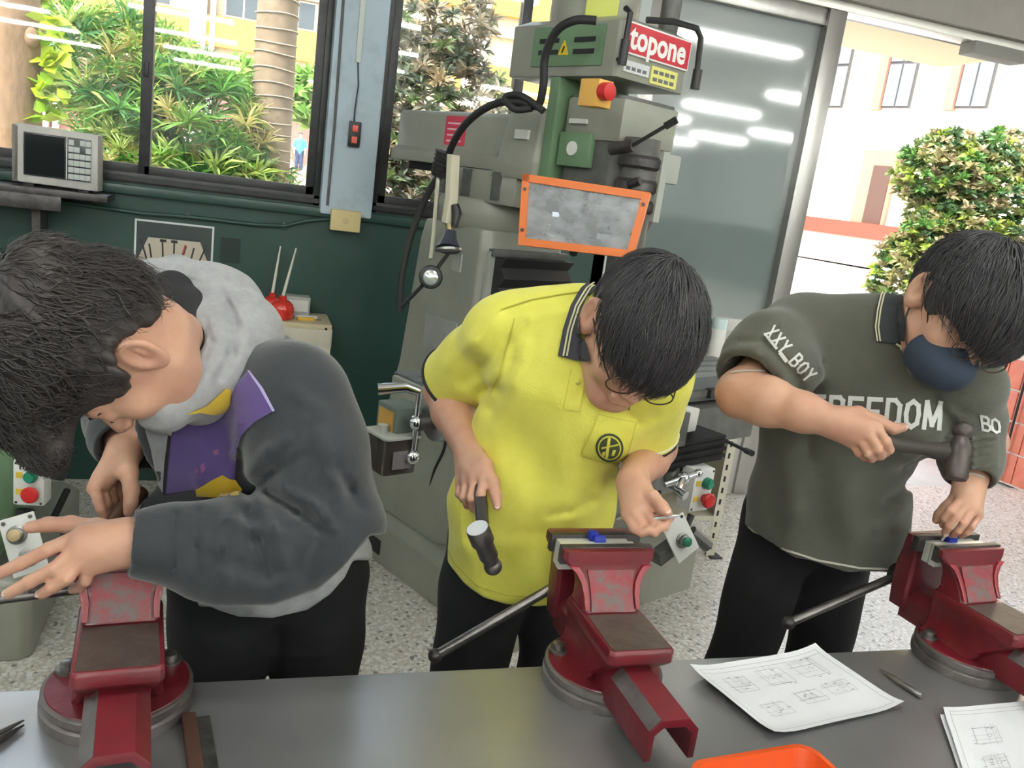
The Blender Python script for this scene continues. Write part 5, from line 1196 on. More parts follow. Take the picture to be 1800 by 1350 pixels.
# ------------------------------------------------------------------ student in the yellow polo shirt
J = lambda x, y, D: at(x, y, D)
VN = -CF  # towards the camera
def person_yellow():
    hip = V3(.585, 1.53, .86); la, lb = V3(.515, 1.54, .80), V3(.675, 1.54, .80); fa, fb = V3(.47, 1.60, 0), V3(.73, 1.62, 0)
    root = V3(.595, 1.60, 0)
    t = thing('person', 'student in a yellow polo shirt bowed over the middle vise', 'person', root)
    c = J(1117, 592, 1.43); H = head_frame((-.90, -.24, -.36), (.0, .78, -.62)); s = 1.04
    rsh, lsh = J(888, 588, 1.62), J(1150, 655, 1.52); relb, rwr = J(783, 688, 1.80), J(826, 800, 1.60); lelb, lwr = J(1150, 785, 1.70), J(1111, 843, 1.49)
    A, B, C_ = J(925, 985, 1.74), J(985, 770, 1.66), J(1008, 640, 1.58)
    F = Field()
    add_head(F, c, H, s); nb_ = J(1056, 578, 1.54)
    F.cone(c+H @ V3(0, -.032, -.045), nb_, .052, .052, .025)
    F.chain([(B, .07), (C_, .09)], .04, n=VN, fl=.65); F.cone(rsh, lsh, .046, .046, .03); F.cone(nb_, C_, .052, .07, .03)
    F.chain([(rsh, .05), (relb, .041)], .02); F.chain([(relb, .043), (relb*.65+rwr*.35, .042), (rwr, .0265)], .02)
    F.chain([(lsh, .05), (lelb, .041)], .02); F.chain([(lelb, .043), (lelb*.65+lwr*.35, .041), (lwr, .026)], .02)
    rm = [J(851, 838, 1.525), J(834, 843, 1.535), J(820, 846, 1.55), J(809, 848, 1.57)]
    rf = [[J(845, 869, 1.50), J(841, 889, 1.50), J(840, 905, 1.508)], [J(828, 876, 1.51), J(832, 893, 1.525), J(846, 892, 1.54)], [J(815, 874, 1.53), J(822, 888, 1.55), J(838, 884, 1.56)], [J(806, 868, 1.56), J(815, 879, 1.575), J(829, 875, 1.58)]]
    rt = [J(852, 818, 1.545), J(866, 848, 1.515), J(872, 872, 1.505), J(874, 889, 1.50)]
    add_hand(F, rwr, rm, rf, rt)
    lm = [J(1143, 884, 1.425), J(1129, 894, 1.42), J(1115, 902, 1.42), J(1102, 906, 1.43)]
    lf = [[J(1167, 902, 1.40), J(1177, 909, 1.395), J(1174, 915, 1.41)], [J(1152, 920, 1.395), J(1168, 926, 1.39), J(1172, 917, 1.40)], [J(1134, 931, 1.395), J(1150, 936, 1.385), J(1160, 927, 1.385)], [J(1114, 930, 1.40), J(1128, 937, 1.39), J(1140, 931, 1.385)]]
    lt = [J(1126, 862, 1.45), J(1147, 874, 1.42), J(1163, 890, 1.395), J(1173, 901, 1.385)]
    add_hand(F, lwr, lm, lf, lt)
    body = net_object('body', F.mesh(V3(.20, 1.10, .74), V3(.98, 1.95, 1.56), .0033), m_skin, t, root)
    nails(body, root, [(rt[-1], rt[-2], VN), (rf[0][-1], rf[0][-2], VN+V3(-.3, 0, 0)), (lt[-1], lt[-2], VN+V3(0, 0, .5))], m_nail)
    # shirt
    m_y = mat('yellow_pique', (.80, .76, .12), .75, c2=(.75, .70, .10), scale=20, bump=.12, bscale=300, sheen=.2)
    S = Field(); A2 = J(922, 1035, 1.73)
    S.chain([(A2, .160), (J(932, 900, 1.70), .150), (J(962, 790, 1.66), .140), (J(1000, 660, 1.58), .145)], .04, n=VN, fl=.72)
    S.cone(rsh, lsh, .066, .062, .04); S.cone(J(915, 568, 1.60), J(1030, 566, 1.55), .064, .064, .04); S.cone(rsh, J(965, 680, 1.60), .065, .095, .04)
    S.cone(lsh, J(1070, 720, 1.56), .062, .085, .04)
    rse = relb*.80+rsh*.20; S.chain([(rsh, .066), (rsh*.45+rse*.55, .070), (rse, .076)], .03)
    lse = J(1135, 765, 1.62); S.chain([(lsh, .066), (lse, .062)], .022)
    # sleeve ends, hem and neck opening
    rd = (relb-rsh)/np.linalg.norm(relb-rsh); e_ = rsh+rd*np.linalg.norm(rse-rsh)
    S.fn(lambda p: np.where(np.linalg.norm(p-e_, axis=1) < .17, (p-e_) @ rd, -1), 'i', .003); S.cone(e_-rd*.05, e_+rd*.10, .058, .062, .006, op='s')
    ld = (J(1128, 800, 1.64)-lsh); ld /= np.linalg.norm(ld); e2 = J(1130, 775, 1.62)
    S.fn(lambda p: np.where((np.linalg.norm(p-e2, axis=1) < .14) & (pxy(p)[:, 0] > 1088), (p-e2) @ ld, -1), 'i', .003); S.cone(e2-ld*.03, e2+ld*.02, .044, .044, .006, op='s')
    hz = J(900, 1063, 1.60)[2]
    def hem(p):
        u = pxy(p); return (u[:, 1]-np.interp(u[:, 0], (770, 785, 815, 850, 890, 940, 1000, 1090), (962, 985, 1022, 1048, 1062, 1066, 1062, 1040)))*.0011
    S.fn(hem, 'i', .003)
    S.cone(J(928, 1010, 1.745), J(915, 1140, 1.745), .150, .160, .01, op='s', n=VN, fl=.70)
    S.disp = folds([([(872, 560), (830, 600), (790, 640)], 14, .006), ([(890, 600), (850, 640), (815, 672)], 12, -.006), ([(905, 640), (880, 690), (862, 720)], 12, -.005), ([(925, 610), (900, 670)], 14, .005),
                    ([(905, 590), (930, 560), (1000, 545)], 8, .0025), ([(838, 690), (870, 680), (905, 620)], 9, -.003), ([(985, 700), (990, 800), (1000, 900)], 26, .006), ([(880, 760), (860, 880), (850, 980)], 24, .006), ([(940, 820), (945, 930), (925, 1040)], 24, -.006),
                    ([(1040, 880), (1000, 900), (965, 905)], 9, -.005), ([(1075, 840), (1060, 930)], 12, -.006), ([(800, 880), (815, 960), (840, 1020)], 18, .005), ([(1090, 720), (1120, 740), (1150, 730)], 9, -.005), ([(900, 960), (940, 1010)], 20, .005), ([(1010, 900), (1020, 990)], 18, .006)], .003, 2)
    sh = net_object('polo_shirt', S.mesh(V3(.20, 1.12, .72), V3(1.0, 2.0, 1.50), .0042), m_y, t, root)
    T = [bvh(sh)]; TB = T+[bvh(body)]
    m_dk = mat('collar_charcoal', (.045, .045, .055), .8, bump=.1, bscale=200); m_st = mat('collar_stripe', (.70, .66, .42), .7); m_bk = mat('trim_black', (.015, .015, .017), .8)
    col = patch('collar', [(1040, 494), (1022, 508), (1003, 540), (990, 580), (981, 626), (1012, 634), (1042, 636), (1034, 604), (1022, 592), (1020, 550), (1032, 522), (1058, 505)], TB, m_dk, sh, root, .008, curve=False)
    for dx, w in ((6, 2.2), (12, 2.2)):
        ln = [(1041, 496), (1024, 509), (1005, 541), (992, 581), (983, 626)]
        patch('collar_stripe', [(x+dx, y) for x, y in ln]+[(x+dx+w+.8, y+.5) for x, y in ln[::-1]], TB, m_st, col, root, .0105, 6)
    patch('placket', [(1004, 648), (1034, 640), (1018, 722), (990, 718)], T, mat('yellow_panel', (.77, .73, .11), .75, bump=.12, bscale=300), sh, root, .0028)
    MB().sph(Vector(drape(T, 1016, 672, .006))-Vector(root), .005, 10).build('button', mat('button_yellow', (.6, .56, .1), .4), sh)
    pk = patch('chest_pocket', [(1052, 728), (1118, 742), (1098, 815), (1020, 800), (1040, 760)], T, MATS['yellow_panel'], sh, root, .0028)
    m_seam = mat('yellow_seam', (.60, .56, .08), .8)
    def seam(pts, w=1.6, m_=m_seam, nm='seam', off=.0034, TT=None):
        A_ = [np.array(p, float) for p in pts]
        nn_ = []
        for i in range(len(A_)):
            d = A_[min(i+1, len(A_)-1)]-A_[max(i-1, 0)]; d /= np.linalg.norm(d); nn_.append(np.array([-d[1], d[0]])*w/2)
        patch(nm, [a+b for a, b in zip(A_, nn_)]+[a-b for a, b in zip(A_, nn_)][::-1], TT or T, m_, sh, root, off, 6)
    seam([(1004, 648), (990, 718), (1018, 724), (1034, 642)]); seam([(1052, 728), (1040, 760), (1020, 800), (1060, 812), (1098, 815), (1108, 780), (1118, 742)]); seam([(1052, 728), (1085, 736), (1118, 742)])
    seam([(1030, 512), (985, 518), (930, 528), (880, 545)], 1.8); seam([(905, 560), (888, 620), (878, 660), (862, 690)], 2.0)
    seam([(778, 945), (800, 990), (840, 1030), (890, 1046), (940, 1050), (1000, 1046)], 1.6)
    def ring(cx, cy, rx, ry, a, n_=28): return [(cx+rx*math.cos(q)*math.cos(a)-ry*math.sin(q)*math.sin(a), cy+rx*math.cos(q)*math.sin(a)+ry*math.sin(q)*math.cos(a)) for q in [k*2*math.pi/n_ for k in range(n_)]]
    m_em = mat('emblem_green', (.05, .07, .03), .8)
    em = patch('emblem', ring(1071, 786, 24, 25, -.3), T, m_em, sh, root, .0042, 6)
    patch('emblem_ring', ring(1071, 786, 20, 21, -.3), T, MATS['yellow_panel'], em, root, .0052, 6)
    patch('emblem_field', ring(1071, 786, 17.5, 18.5, -.3), T, m_em, em, root, .0062, 6)
    for q in ([(1068, 768), (1073, 768), (1068, 803), (1063, 803)], [(1057, 784), (1086, 778), (1086, 781), (1057, 787)], [(1059, 792), (1064, 791), (1062, 800), (1058, 799)], [(1076, 789), (1082, 788), (1079, 798), (1074, 799)]): patch('emblem_mark', q, T, MATS['yellow_panel'], em, root, .0074, 6)
    for i, q in enumerate([[(1084, 706), (1092, 708), (1091, 711), (1083, 709)], [(1083, 713), (1091, 715), (1090, 718), (1082, 716)], [(1095, 709), (1102, 710), (1097, 719), (1093, 718)], [(1104, 711), (1109, 712), (1107, 721), (1103, 720)]]): patch('stitched_mark', q, T, mat('stitch_dark', (.25, .22, .08), .8), sh, root, .003, 5)
    # dark piping round the sleeve openings
    def ringtube(cen, ax, r_, th, m_, nm):
        u = np.cross(ax, (0, 0, 1)); u /= np.linalg.norm(u); v = np.cross(ax, u)
        pts = []
        for k in range(40):
            a = k*math.pi/20; dirn = u*math.cos(a)+v*math.sin(a); hit = T[0].ray_cast(Vector(cen-ax*.004+dirn*.2), Vector(-dirn), .2)
            q = np.array(hit[0]) if hit[0] is not None else cen+dirn*r_
            if np.linalg.norm(q-cen) > r_*1.35: q = cen+dirn*r_
            pts.append(q-root)
        MB().tube(pts, th, 6, closed=True).build(nm, m_, sh)
    ringtube(e_, rd, .078, .0042, m_bk, 'sleeve_piping'); ringtube(e2, ld, .067, .004, m_bk, 'sleeve_piping'); ringtube(e2-ld*.012, ld, .067, .003, m_st, 'sleeve_stripe')
    line = [(-.13, -.075), (-.06, -.055), (-.03, .03), (.0, .042), (.018, .02), (.03, .012), (.05, .008), (.075, -.002), (.14, -.010)]
    cap_hair('hair', c, H, t, root, m_hair, line, r=(.086, .124, .103), c0=(0, .0, .038), groove=.0016, freq=24, s=s)
    strands('hair_locks', c, H, t, root, m_hair, line, (.0865, .1245, .1035), (0, .0, .038), 1700, .075, .006, .004, .0016, s=s, seed=4)['kind'] = 'stuff'
    # glasses
    m_gl = mat('glasses_metal', (.08, .05, .035), .3, .8); X = lambda *p: Vector(c+H @ (np.array(p)*s)-root)
    g = MB()
    for i in (-1, 1):
        g.tube([X(i*.035+.0235*math.cos(a), .112-.05*(.0235*math.cos(a)*i)-.004, -.006+.017*math.sin(a)) for a in [k*math.pi/12 for k in range(24)]], .0013, 6, closed=True)
        g.tube([X(i*.058, .106, .0), X(i*.074, .06, .004), X(i*.083, .0, .008)], .0013, 6)
    g.tube([X(-.0115, .109, -.002), X(0, .114, .001), X(.0115, .109, -.002)], .0013, 6).build('glasses', m_gl, t)
    legs(t, root, hip, la, lb, fa, fb, hip+V3(0, 0, .10))
    # hammer in his right hand
    hc = J(853, 962, 1.40); hr = np.array(hc)
    h_ = thing('ball_hammer', 'dark ball peen hammer hanging from the hand of the student in yellow', 'hammer', hc)
    f0, f1 = J(839, 928, 1.37)-hr, J(870, 1004, 1.42)-hr; ax = (f1-f0)
    m_hm = mat('hammer_steel', (.11, .10, .10), .36, .8, c2=(.16, .145, .14), scale=30)
    MB().tube([f0, f0+ax*.05, f0+ax*.30, f0+ax*.36, f0+ax*.64, f0+ax*.70, f0+ax*.78], [.0185, .0195, .0195, .0155, .016, .0135, .013], 18).sph(f0+ax*.88, .0155, 16).build('hammer_head', m_hm, h_)
    MB().tube([f0-ax*.004, f0+ax*.01], [.0178, .0178], 18).build('striking_face', mat('pale_face_glint', (.78, .80, .84), .35, .2), h_)  # pale colour stands in for the bright reflection on the metal face
    g0, g1 = J(853, 972, 1.398)-hr, J(838, 800, 1.60)-hr
    MB().tube([g0, g0*.75+g1*.25, g0*.4+g1*.6, g1], [.0105, .011, .012, .0125], 14).build('handle', mat('handle_dark', (.045, .04, .038), .45), h_)
    a, b = J(1150, 912, 1.395), J(1195, 906, 1.375)
    t2 = thing('scriber', 'thin steel scriber held in the left hand of the student in yellow', 'scriber', a)
    MB().tube([a*0, (b-a)*.7, b-a], [.0035, .0035, .0012], 10).build('shank', m_chrome, t2)
    return body, sh
person_yellow()
# ------------------------------------------------------------------ student in the dark green sweatshirt
def person_green():
    hip = V3(1.31, 1.60, .86); la, lb = V3(1.245, 1.61, .80), V3(1.40, 1.59, .80); fa, fb = V3(1.17, 1.66, 0), V3(1.45, 1.64, 0)
    root = V3(1.26, 1.63, 0)
    t = thing('person', 'student in a dark green sweatshirt and face mask raising a hammer', 'person', root)
    c = J(1683, 548, 1.56); H = head_frame((-.88, -.28, -.38), (.0, .72, -.69)); s = 1.06
    rsh, lsh = J(1405, 592, 1.80), J(1690, 680, 1.66); relb, rwr = J(1303, 692, 1.66), J(1463, 740, 1.545); lelb, lwr = J(1728, 775, 1.76), J(1704, 852, 1.675)
    A, B, C_ = J(1445, 985, 1.92), J(1490, 770, 1.84), J(1545, 640, 1.75); nb_ = J(1608, 575, 1.69)
    F = Field(); add_head(F, c, H, s); F.cone(c+H @ V3(0, -.032, -.045), nb_, .053, .053, .025)
    F.chain([(B, .07), (C_, .09)], .04, n=VN, fl=.65); F.cone(rsh, lsh, .046, .046, .03); F.cone(nb_, C_, .052, .07, .03)
    F.chain([(rsh, .05), (relb, .044)], .02); F.chain([(relb, .047), (relb*.7+rwr*.3, .046), (relb*.3+rwr*.7, .035), (rwr, .028)], .02)
    F.chain([(lsh, .05), (lelb, .042)], .02); F.chain([(lelb, .044), (lelb*.6+lwr*.4, .040), (lwr, .029)], .02)
    rm = [J(1541, 752, 1.50), J(1528, 765, 1.50), J(1513, 775, 1.51), J(1499, 780, 1.53)]
    rf = [[J(1558, 776, 1.475), J(1564, 790, 1.49), J(1556, 798, 1.515)], [J(1543, 790, 1.475), J(1549, 801, 1.495), J(1540, 803, 1.52)], [J(1526, 797, 1.485), J(1532, 806, 1.505), J(1524, 805, 1.53)], [J(1510, 797, 1.51), J(1518, 804, 1.53), J(1514, 800, 1.55)]]
    rt = [J(1508, 728, 1.535), J(1545, 741, 1.53), J(1570, 754, 1.53), J(1588, 751, 1.53)]
    add_hand(F, rwr, rm, rf, rt, rw=.028)
    lm = [J(1690, 878, 1.645), J(1702, 886, 1.635), J(1712, 895, 1.635), J(1720, 905, 1.645)]
    lf = [[J(1670, 897, 1.625), J(1660, 911, 1.63), J(1657, 923, 1.645)], [J(1680, 910, 1.615), J(1668, 925, 1.62), J(1661, 936, 1.635)], [J(1694, 920, 1.62), J(1684, 933, 1.625), J(1675, 940, 1.64)], [J(1708, 926, 1.635), J(1699, 936, 1.64), J(1690, 942, 1.65)]]
    lt = [J(1688, 868, 1.665), J(1664, 893, 1.66), J(1652, 905, 1.66), J(1646, 914, 1.665)]
    add_hand(F, lwr, lm, lf, lt, rw=.029)
    body = net_object('body', F.mesh(V3(.80, 1.05, .74), V3(1.72, 2.05, 1.60), .0033), m_skin, t, root)
    nails(body, root, [(rt[-1], rt[-2], VN), (lf[0][-1], lf[0][-2], VN), (lf[1][-1], lf[1][-2], VN)], m_nail)
    m_g = mat('olive_fleece', (.090, .091, .070), .85, c2=(.078, .079, .060), scale=12, bump=.15, bscale=240, sheen=.25)
    S = Field()
    S.chain([(J(1445, 1010, 1.92), .176), (J(1452, 900, 1.90), .166), (J(1475, 780, 1.84), .155), (J(1535, 660, 1.76), .155)], .04, n=VN, fl=.72)
    S.cone(rsh, lsh, .072, .066, .045); S.cone(J(1430, 578, 1.79), J(1580, 580, 1.70), .072, .066, .045); S.cone(rsh, J(1490, 700, 1.78), .072, .1, .045); S.cone(lsh, J(1600, 740, 1.70), .065, .09, .045)
    rse = J(1322, 660, 1.68); rs2 = J(1352, 625, 1.72); S.chain([(rsh, .076), (rs2, .082), (rse, .072)], .03); S.cone(J(1310, 612, 1.70), J(1335, 640, 1.66), .03, .045, .02); S.cone(J(1375, 640, 1.66), J(1400, 660, 1.68), .05, .05, .03)
    S.chain([(lsh, .068), (J(1704, 745, 1.71), .064), (J(1706, 800, 1.71), .056), (J(1702, 842, 1.68), .047)], .022)
    rd = J(1296, 700, 1.65)-J(1345, 632, 1.72); rd /= np.linalg.norm(rd); e_ = J(1314, 668, 1.675)
    S.fn(lambda p: np.where(np.linalg.norm(p-e_, axis=1) < .12, (p-e_) @ rd, -1), 'i', .004); S.cone(e_-rd*.04, e_+rd*.1, .054, .06, .006, op='s')
    ld = J(1700, 870, 1.665)-J(1708, 800, 1.71); ld /= np.linalg.norm(ld); e2 = J(1703, 840, 1.68)
    S.fn(lambda p: np.where(np.linalg.norm(p-e2, axis=1) < .12, (p-e2) @ ld, -1), 'i', .004); S.cone(e2-ld*.04, e2+ld*.1, .042, .048, .006, op='s')
    def hem(p):
        u = pxy(p); return (u[:, 1]-np.interp(u[:, 0], (1290, 1310, 1350, 1400, 1460, 1520, 1570, 1640), (902, 924, 952, 976, 994, 1003, 1004, 990)))*.0012
    S.fn(hem, 'i', .004); S.cone(J(1445, 990, 1.93), J(1440, 1140, 1.95), .150, .16, .01, op='s', n=VN, fl=.70)
    rib = [([(1668, 770+k*13), (1710, 772+k*13), (1752, 768+k*12)], 5, .007) for k in range(5)]
    S.disp = folds([([(1375, 560), (1345, 600), (1335, 640)], 8, -.004), ([(1350, 610), (1400, 660), (1410, 690)], 8, -.006), ([(1330, 625), (1380, 670), (1395, 690)], 7, .006), ([(1310, 640), (1350, 672), (1375, 690)], 6, -.008), ([(1300, 600), (1340, 600)], 6, -.006),
                    ([(1440, 640), (1430, 720), (1420, 800)], 12, -.005), ([(1380, 800), (1395, 900), (1390, 980)], 22, .007), ([(1490, 850), (1500, 940), (1490, 1000)], 20, .007), ([(1440, 830), (1445, 930)], 20, -.006), ([(1560, 880), (1600, 850), (1640, 790)], 10, -.009), ([(1545, 930), (1590, 890)], 10, .006),
                    ([(1640, 700), (1670, 740), (1660, 790)], 9, -.010), ([(1680, 720), (1720, 735)], 7, -.006)]+rib, .003, 8)
    sh = net_object('sweatshirt', S.mesh(V3(.80, 1.10, .74), V3(1.75, 2.12, 1.52), .0044), m_g, t, root)
    T = [bvh(sh)]; TB = T+[bvh(body)]
    m_pr = mat('white_print', (.72, .72, .70), .7); m_st = MATS['collar_stripe']; m_nv = mat('collar_dark', (.035, .04, .045), .8)
    block_text('FREEDOM', T, m_pr, sh, root, (1424, 741), (.74, .04), (.10, -1.0), 45, 8.0, .36, name='letter')
    block_text('XXY BOY', T, m_pr, sh, root, (1344, 588), (.44, .50), (.70, -.60), 25, 3.8, .40, name='letter')
    block_text('BO', T, m_pr, sh, root, (1727, 755), (.85, .2), (-.1, -1.0), 24, 4.5, .2, name='letter')
    patch('print_bar', [(1343, 588), (1346, 586), (1368, 612), (1364, 615)], T, m_pr, sh, root, .002, 6); patch('print_bar', [(1368, 621), (1374, 618), (1386, 634), (1380, 638)], T, m_pr, sh, root, .002, 6)
    col = patch('shirt_collar', [(1556, 503), (1546, 520), (1540, 545), (1536, 575), (1540, 601), (1572, 604), (1592, 600), (1592, 560), (1585, 520), (1590, 508)], TB, m_nv, sh, root, .007)
    for dx in (1, 6):
        ln = [(1556, 505), (1547, 521), (1541, 546), (1537, 575), (1540, 600)]
        patch('collar_stripe', [(x+dx, y) for x, y in ln]+[(x+dx+2.6, y+.5) for x, y in ln[::-1]], TB, m_st, col, root, .0095, 6)
    patch('collar_stripe', [(1576, 603), (1590, 613), (1588, 616), (1574, 606)], TB, m_st, col, root, .0095, 6)
    # cuff piping and pale shirt tail below the hem
    def pipe(pts, m_, nm, w=3.0, TT=T, off=.003):
        A_ = [np.array(p, float) for p in pts]; n_ = []
        for i in range(len(A_)):
            d = A_[min(i+1, len(A_)-1)]-A_[max(i-1, 0)]; d /= np.linalg.norm(d); n_.append(np.array([-d[1], d[0]])*w/2)
        patch(nm, [a+b for a, b in zip(A_, n_)]+[a-b for a, b in zip(A_, n_)][::-1], TT, m_, sh, root, off, 6)
    pipe([(1302, 912), (1330, 938), (1380, 966), (1440, 985), (1510, 998), (1562, 1000)], mat('hem_pale', (.62, .60, .52), .7), 'hem_piping', 3.4)
    pipe([(1670, 842), (1690, 834), (1712, 833), (1730, 840)], MATS['hem_pale'], 'cuff_piping', 3.4, TB)
    pipe([(1285, 655), (1310, 652), (1345, 653)], MATS['hem_pale'], 'cuff_piping', 2.6, TB)
    line = [(-.13, -.078), (-.06, -.058), (-.03, .0), (-.005, .022), (.012, -.012), (.03, -.016), (.05, .01), (.075, .008), (.14, -.012)]
    cap_hair('hair', c, H, t, root, m_hair, line, r=(.090, .126, .104), c0=(0, .002, .037), groove=.0016, freq=24, s=s)
    strands('hair_locks', c, H, t, root, m_hair, line, (.0905, .1265, .1045), (0, .002, .037), 1700, .08, .006, .004, .0016, s=s, seed=9)['kind'] = 'stuff'
    X = lambda *p: c+H @ (np.array(p)*s)
    m_mk = mat('mask_navy', (.030, .045, .075), .8, bump=.1, bscale=200)
    M_ = Field(); M_.ell(X(0, .052, -.062), np.array((.068, .068, .052))*s, H, .02); M_.ell(X(0, .095, -.045), np.array((.02, .03, .03))*s, H, .03); M_.ell(X(0, .0, -.062), np.array((.2, .045, .2))*s, H, .012, op='s')
    mk = net_object('face_mask', M_.mesh(c-.16, c+.16, .0034), m_mk, t, root)
    for i in (-1, 1): MB().tube([Vector(X(*q)-root) for q in ((i*.058, .05, -.035), (i*.072, .02, -.008), (i*.084, -.012, .02), (i*.082, -.03, .005), (i*.07, .0, -.05), (i*.062, .045, -.075))], .0015, 6).build('ear_loop', m_black, mk)
    g = MB(); Xr = lambda *p: Vector(X(*p)-root)
    for i in (-1, 1):
        g.tube([Xr(i*.035+.0235*math.cos(a), .110-.05*(.0235*math.cos(a)*i), -.004+.017*math.sin(a)) for a in [k*math.pi/12 for k in range(24)]], .0014, 6, closed=True)
        g.tube([Xr(i*.058, .106, .0), Xr(i*.074, .06, .004), Xr(i*.083, .0, .010)], .0014, 6)
    g.tube([Xr(-.0115, .109, -.002), Xr(0, .114, .001), Xr(.0115, .109, -.002)], .0014, 6).build('glasses', MATS['glasses_metal'], t)
    legs(t, root, hip, la, lb, fa, fb, hip+V3(0, 0, .10), rw=.14, rl=.084)
    hc = J(1690, 795, 1.44); hr = np.array(hc); h_ = thing('cross_hammer', 'dark steel hammer raised by the student in green', 'hammer', hc)
    f0, f1 = J(1693, 748, 1.45)-hr, J(1678, 842, 1.43)-hr; ax = f1-f0; m_hm = mat('hammer_dark', (.075, .062, .06), .42, .7, c2=(.11, .09, .085), scale=30)
    MB().sph(f0+ax*.10, .0165, 16).tube([f0+ax*.16, f0+ax*.24, f0+ax*.34, f0+ax*.46, f0+ax*.62, f0+ax*.70, f0+ax*.94, f0+ax*1.0], [.011, .012, .0165, .020, .0185, .019, .0205, .018], 18).build('hammer_head', m_hm, h_)
    g0, g1 = J(1688, 798, 1.44)-hr, J(1480, 768, 1.545)-hr
    MB().tube([g0, g0*.88+g1*.12, g0*.72+g1*.28, g0*.4+g1*.6, g1], [.021, .017, .0115, .0125, .0135], 14).build('handle', mat('handle_olive', (.06, .052, .045), .5), h_)
    a, b = J(1655, 950, 1.655), J(1700, 880, 1.66)
    t2 = thing('cold_chisel', 'short chisel held upright on the right vise', 'chisel', a); MB().tube([a*0, (b-a)*.3, b-a], [.003, .006, .006], 10).build('shank', m_steel, t2)
person_green()
# ------------------------------------------------------------------ student in the hooded varsity jacket
def person_jacket():
    hip = V3(.075, 1.47, .84); la, lb = V3(.0, 1.47, .78), V3(.165, 1.49, .78); fa, fb = V3(-.02, 1.52, 0), V3(.20, 1.58, 0)
    root = V3(.08, 1.55, 0)
    t = thing('person', 'student with tousled hair in a dark hooded jacket filing at the left vise', 'person', root)
    c = J(213, 614, 1.15); H = head_frame((-.65, -.15, .74), (-.30, .93, .10)); s = 1.0
    lsh, rsh = J(512, 700, 1.30), J(270, 730, 1.45); lelb, lwr = J(585, 945, 1.26), J(232, 952, 1.145); relb, rwr = J(205, 735, 1.60), J(220, 792, 1.40)
    A, B, C_ = J(480, 1040, 1.56), J(440, 850, 1.45), J(400, 700, 1.37); nb_ = J(315, 602, 1.30)
    F = Field(); add_head(F, c, H, s); F.cone(c+H @ V3(0, -.035, -.04), nb_, .045, .044, .025)
    F.chain([(B, .06), (C_, .08)], .04, n=VN, fl=.65); F.cone(rsh, lsh, .045, .045, .03); F.cone(nb_, C_, .042, .06, .02)
    F.chain([(rsh, .05), (relb, .042)], .02); F.chain([(relb, .042), (rwr, .027)], .02); F.chain([(lsh, .045), (lelb, .034)], .02); F.chain([(lelb, .034), (lwr, .029)], .02)
    lm = [J(150, 938, 1.125), J(143, 957, 1.115), J(145, 978, 1.115), J(155, 998, 1.125)]
    lf = [[J(85, 966, 1.115), J(38, 990, 1.118), J(-6, 1010, 1.120)], [J(96, 1000, 1.105), J(52, 1023, 1.108), J(16, 1043, 1.115)], [J(118, 1016, 1.105), J(93, 1032, 1.108), J(74, 1044, 1.115)], [J(150, 1020, 1.125), J(140, 1032, 1.140), J(128, 1036, 1.155)]]
    lt = [J(172, 930, 1.155), J(125, 922, 1.165), J(85, 922, 1.165), J(52, 927, 1.165)]
    add_hand(F, lwr, lm, lf, lt, rw=.032, rf=.0098, rp=.0145)
    rm = [J(166, 858, 1.36), J(180, 850, 1.38), J(194, 846, 1.40), J(208, 845, 1.42)]
    rf = [[J(172, 878, 1.345), J(178, 895, 1.345), J(184, 908, 1.35)], [J(186, 885, 1.37), J(198, 896, 1.39), J(206, 890, 1.40)], [J(200, 880, 1.39), J(208, 890, 1.41), J(214, 882, 1.42)], [J(212, 872, 1.42), J(218, 880, 1.43), J(222, 872, 1.44)]]
    rt = [J(226, 832, 1.375), J(231, 862, 1.35), J(230, 884, 1.345), J(226, 900, 1.345)]
    add_hand(F, rwr, rm, rf, rt, rw=.030)
    body = net_object('body', F.mesh(V3(-.48, .98, .74), V3(.42, 1.88, 1.46), .0033), m_skin, t, root)
    nails(body, root, [(lf[1][-1], lf[1][-2], VN+V3(0, 0, .6)), (lf[2][-1], lf[2][-2], VN+V3(0, 0, .6)), (lt[-1], lt[-2], V3(0, 0, 1.0))], m_nail)
    m_j = mat('charcoal_fleece', (.020, .024, .029), .85, c2=(.026, .030, .035), scale=9, bump=.12, bscale=200, sheen=.3)
    S = Field()
    S.chain([(J(470, 1010, 1.56), .155), (J(455, 880, 1.47), .150), (J(430, 760, 1.40), .140)], .04, n=VN, fl=.72)
    S.cone(lsh, J(420, 680, 1.38), .078, .085, .05); S.cone(J(420, 660, 1.40), J(330, 700, 1.45), .085, .075, .05); S.cone(J(500, 720, 1.40), J(560, 880, 1.48), .09, .10, .05)
    S.cone(J(345, 690, 1.36), J(350, 900, 1.46), .05, .06, .04); S.cone(J(285, 750, 1.37), J(300, 880, 1.45), .04, .05, .04)
    S.chain([(lsh, .080), (J(545, 800, 1.29), .084), (J(572, 925, 1.29), .086)], .035); S.chain([(J(572, 935, 1.29), .084), (J(470, 970, 1.24), .082), (J(390, 970, 1.205), .070), (J(305, 955, 1.17), .048), (J(236, 955, 1.145), .042)], .03)
    S.chain([(rsh, .075), (J(225, 735, 1.56), .07)], .03); S.chain([(J(215, 735, 1.56), .068), (J(216, 765, 1.46), .055), (J(219, 785, 1.42), .048)], .02)
    e_ = J(233, 954, 1.145); ld = J(180, 953, 1.13)-J(300, 955, 1.165); ld /= np.linalg.norm(ld)
    S.fn(lambda p: np.where(np.linalg.norm(p-e_, axis=1) < .09, (p-e_) @ ld, -1), 'i', .003); S.cone(e_-ld*.03, e_+ld*.1, .036, .042, .005, op='s')
    e2 = J(219, 787, 1.415); rd = J(222, 830, 1.37)-J(215, 760, 1.46); rd /= np.linalg.norm(rd)
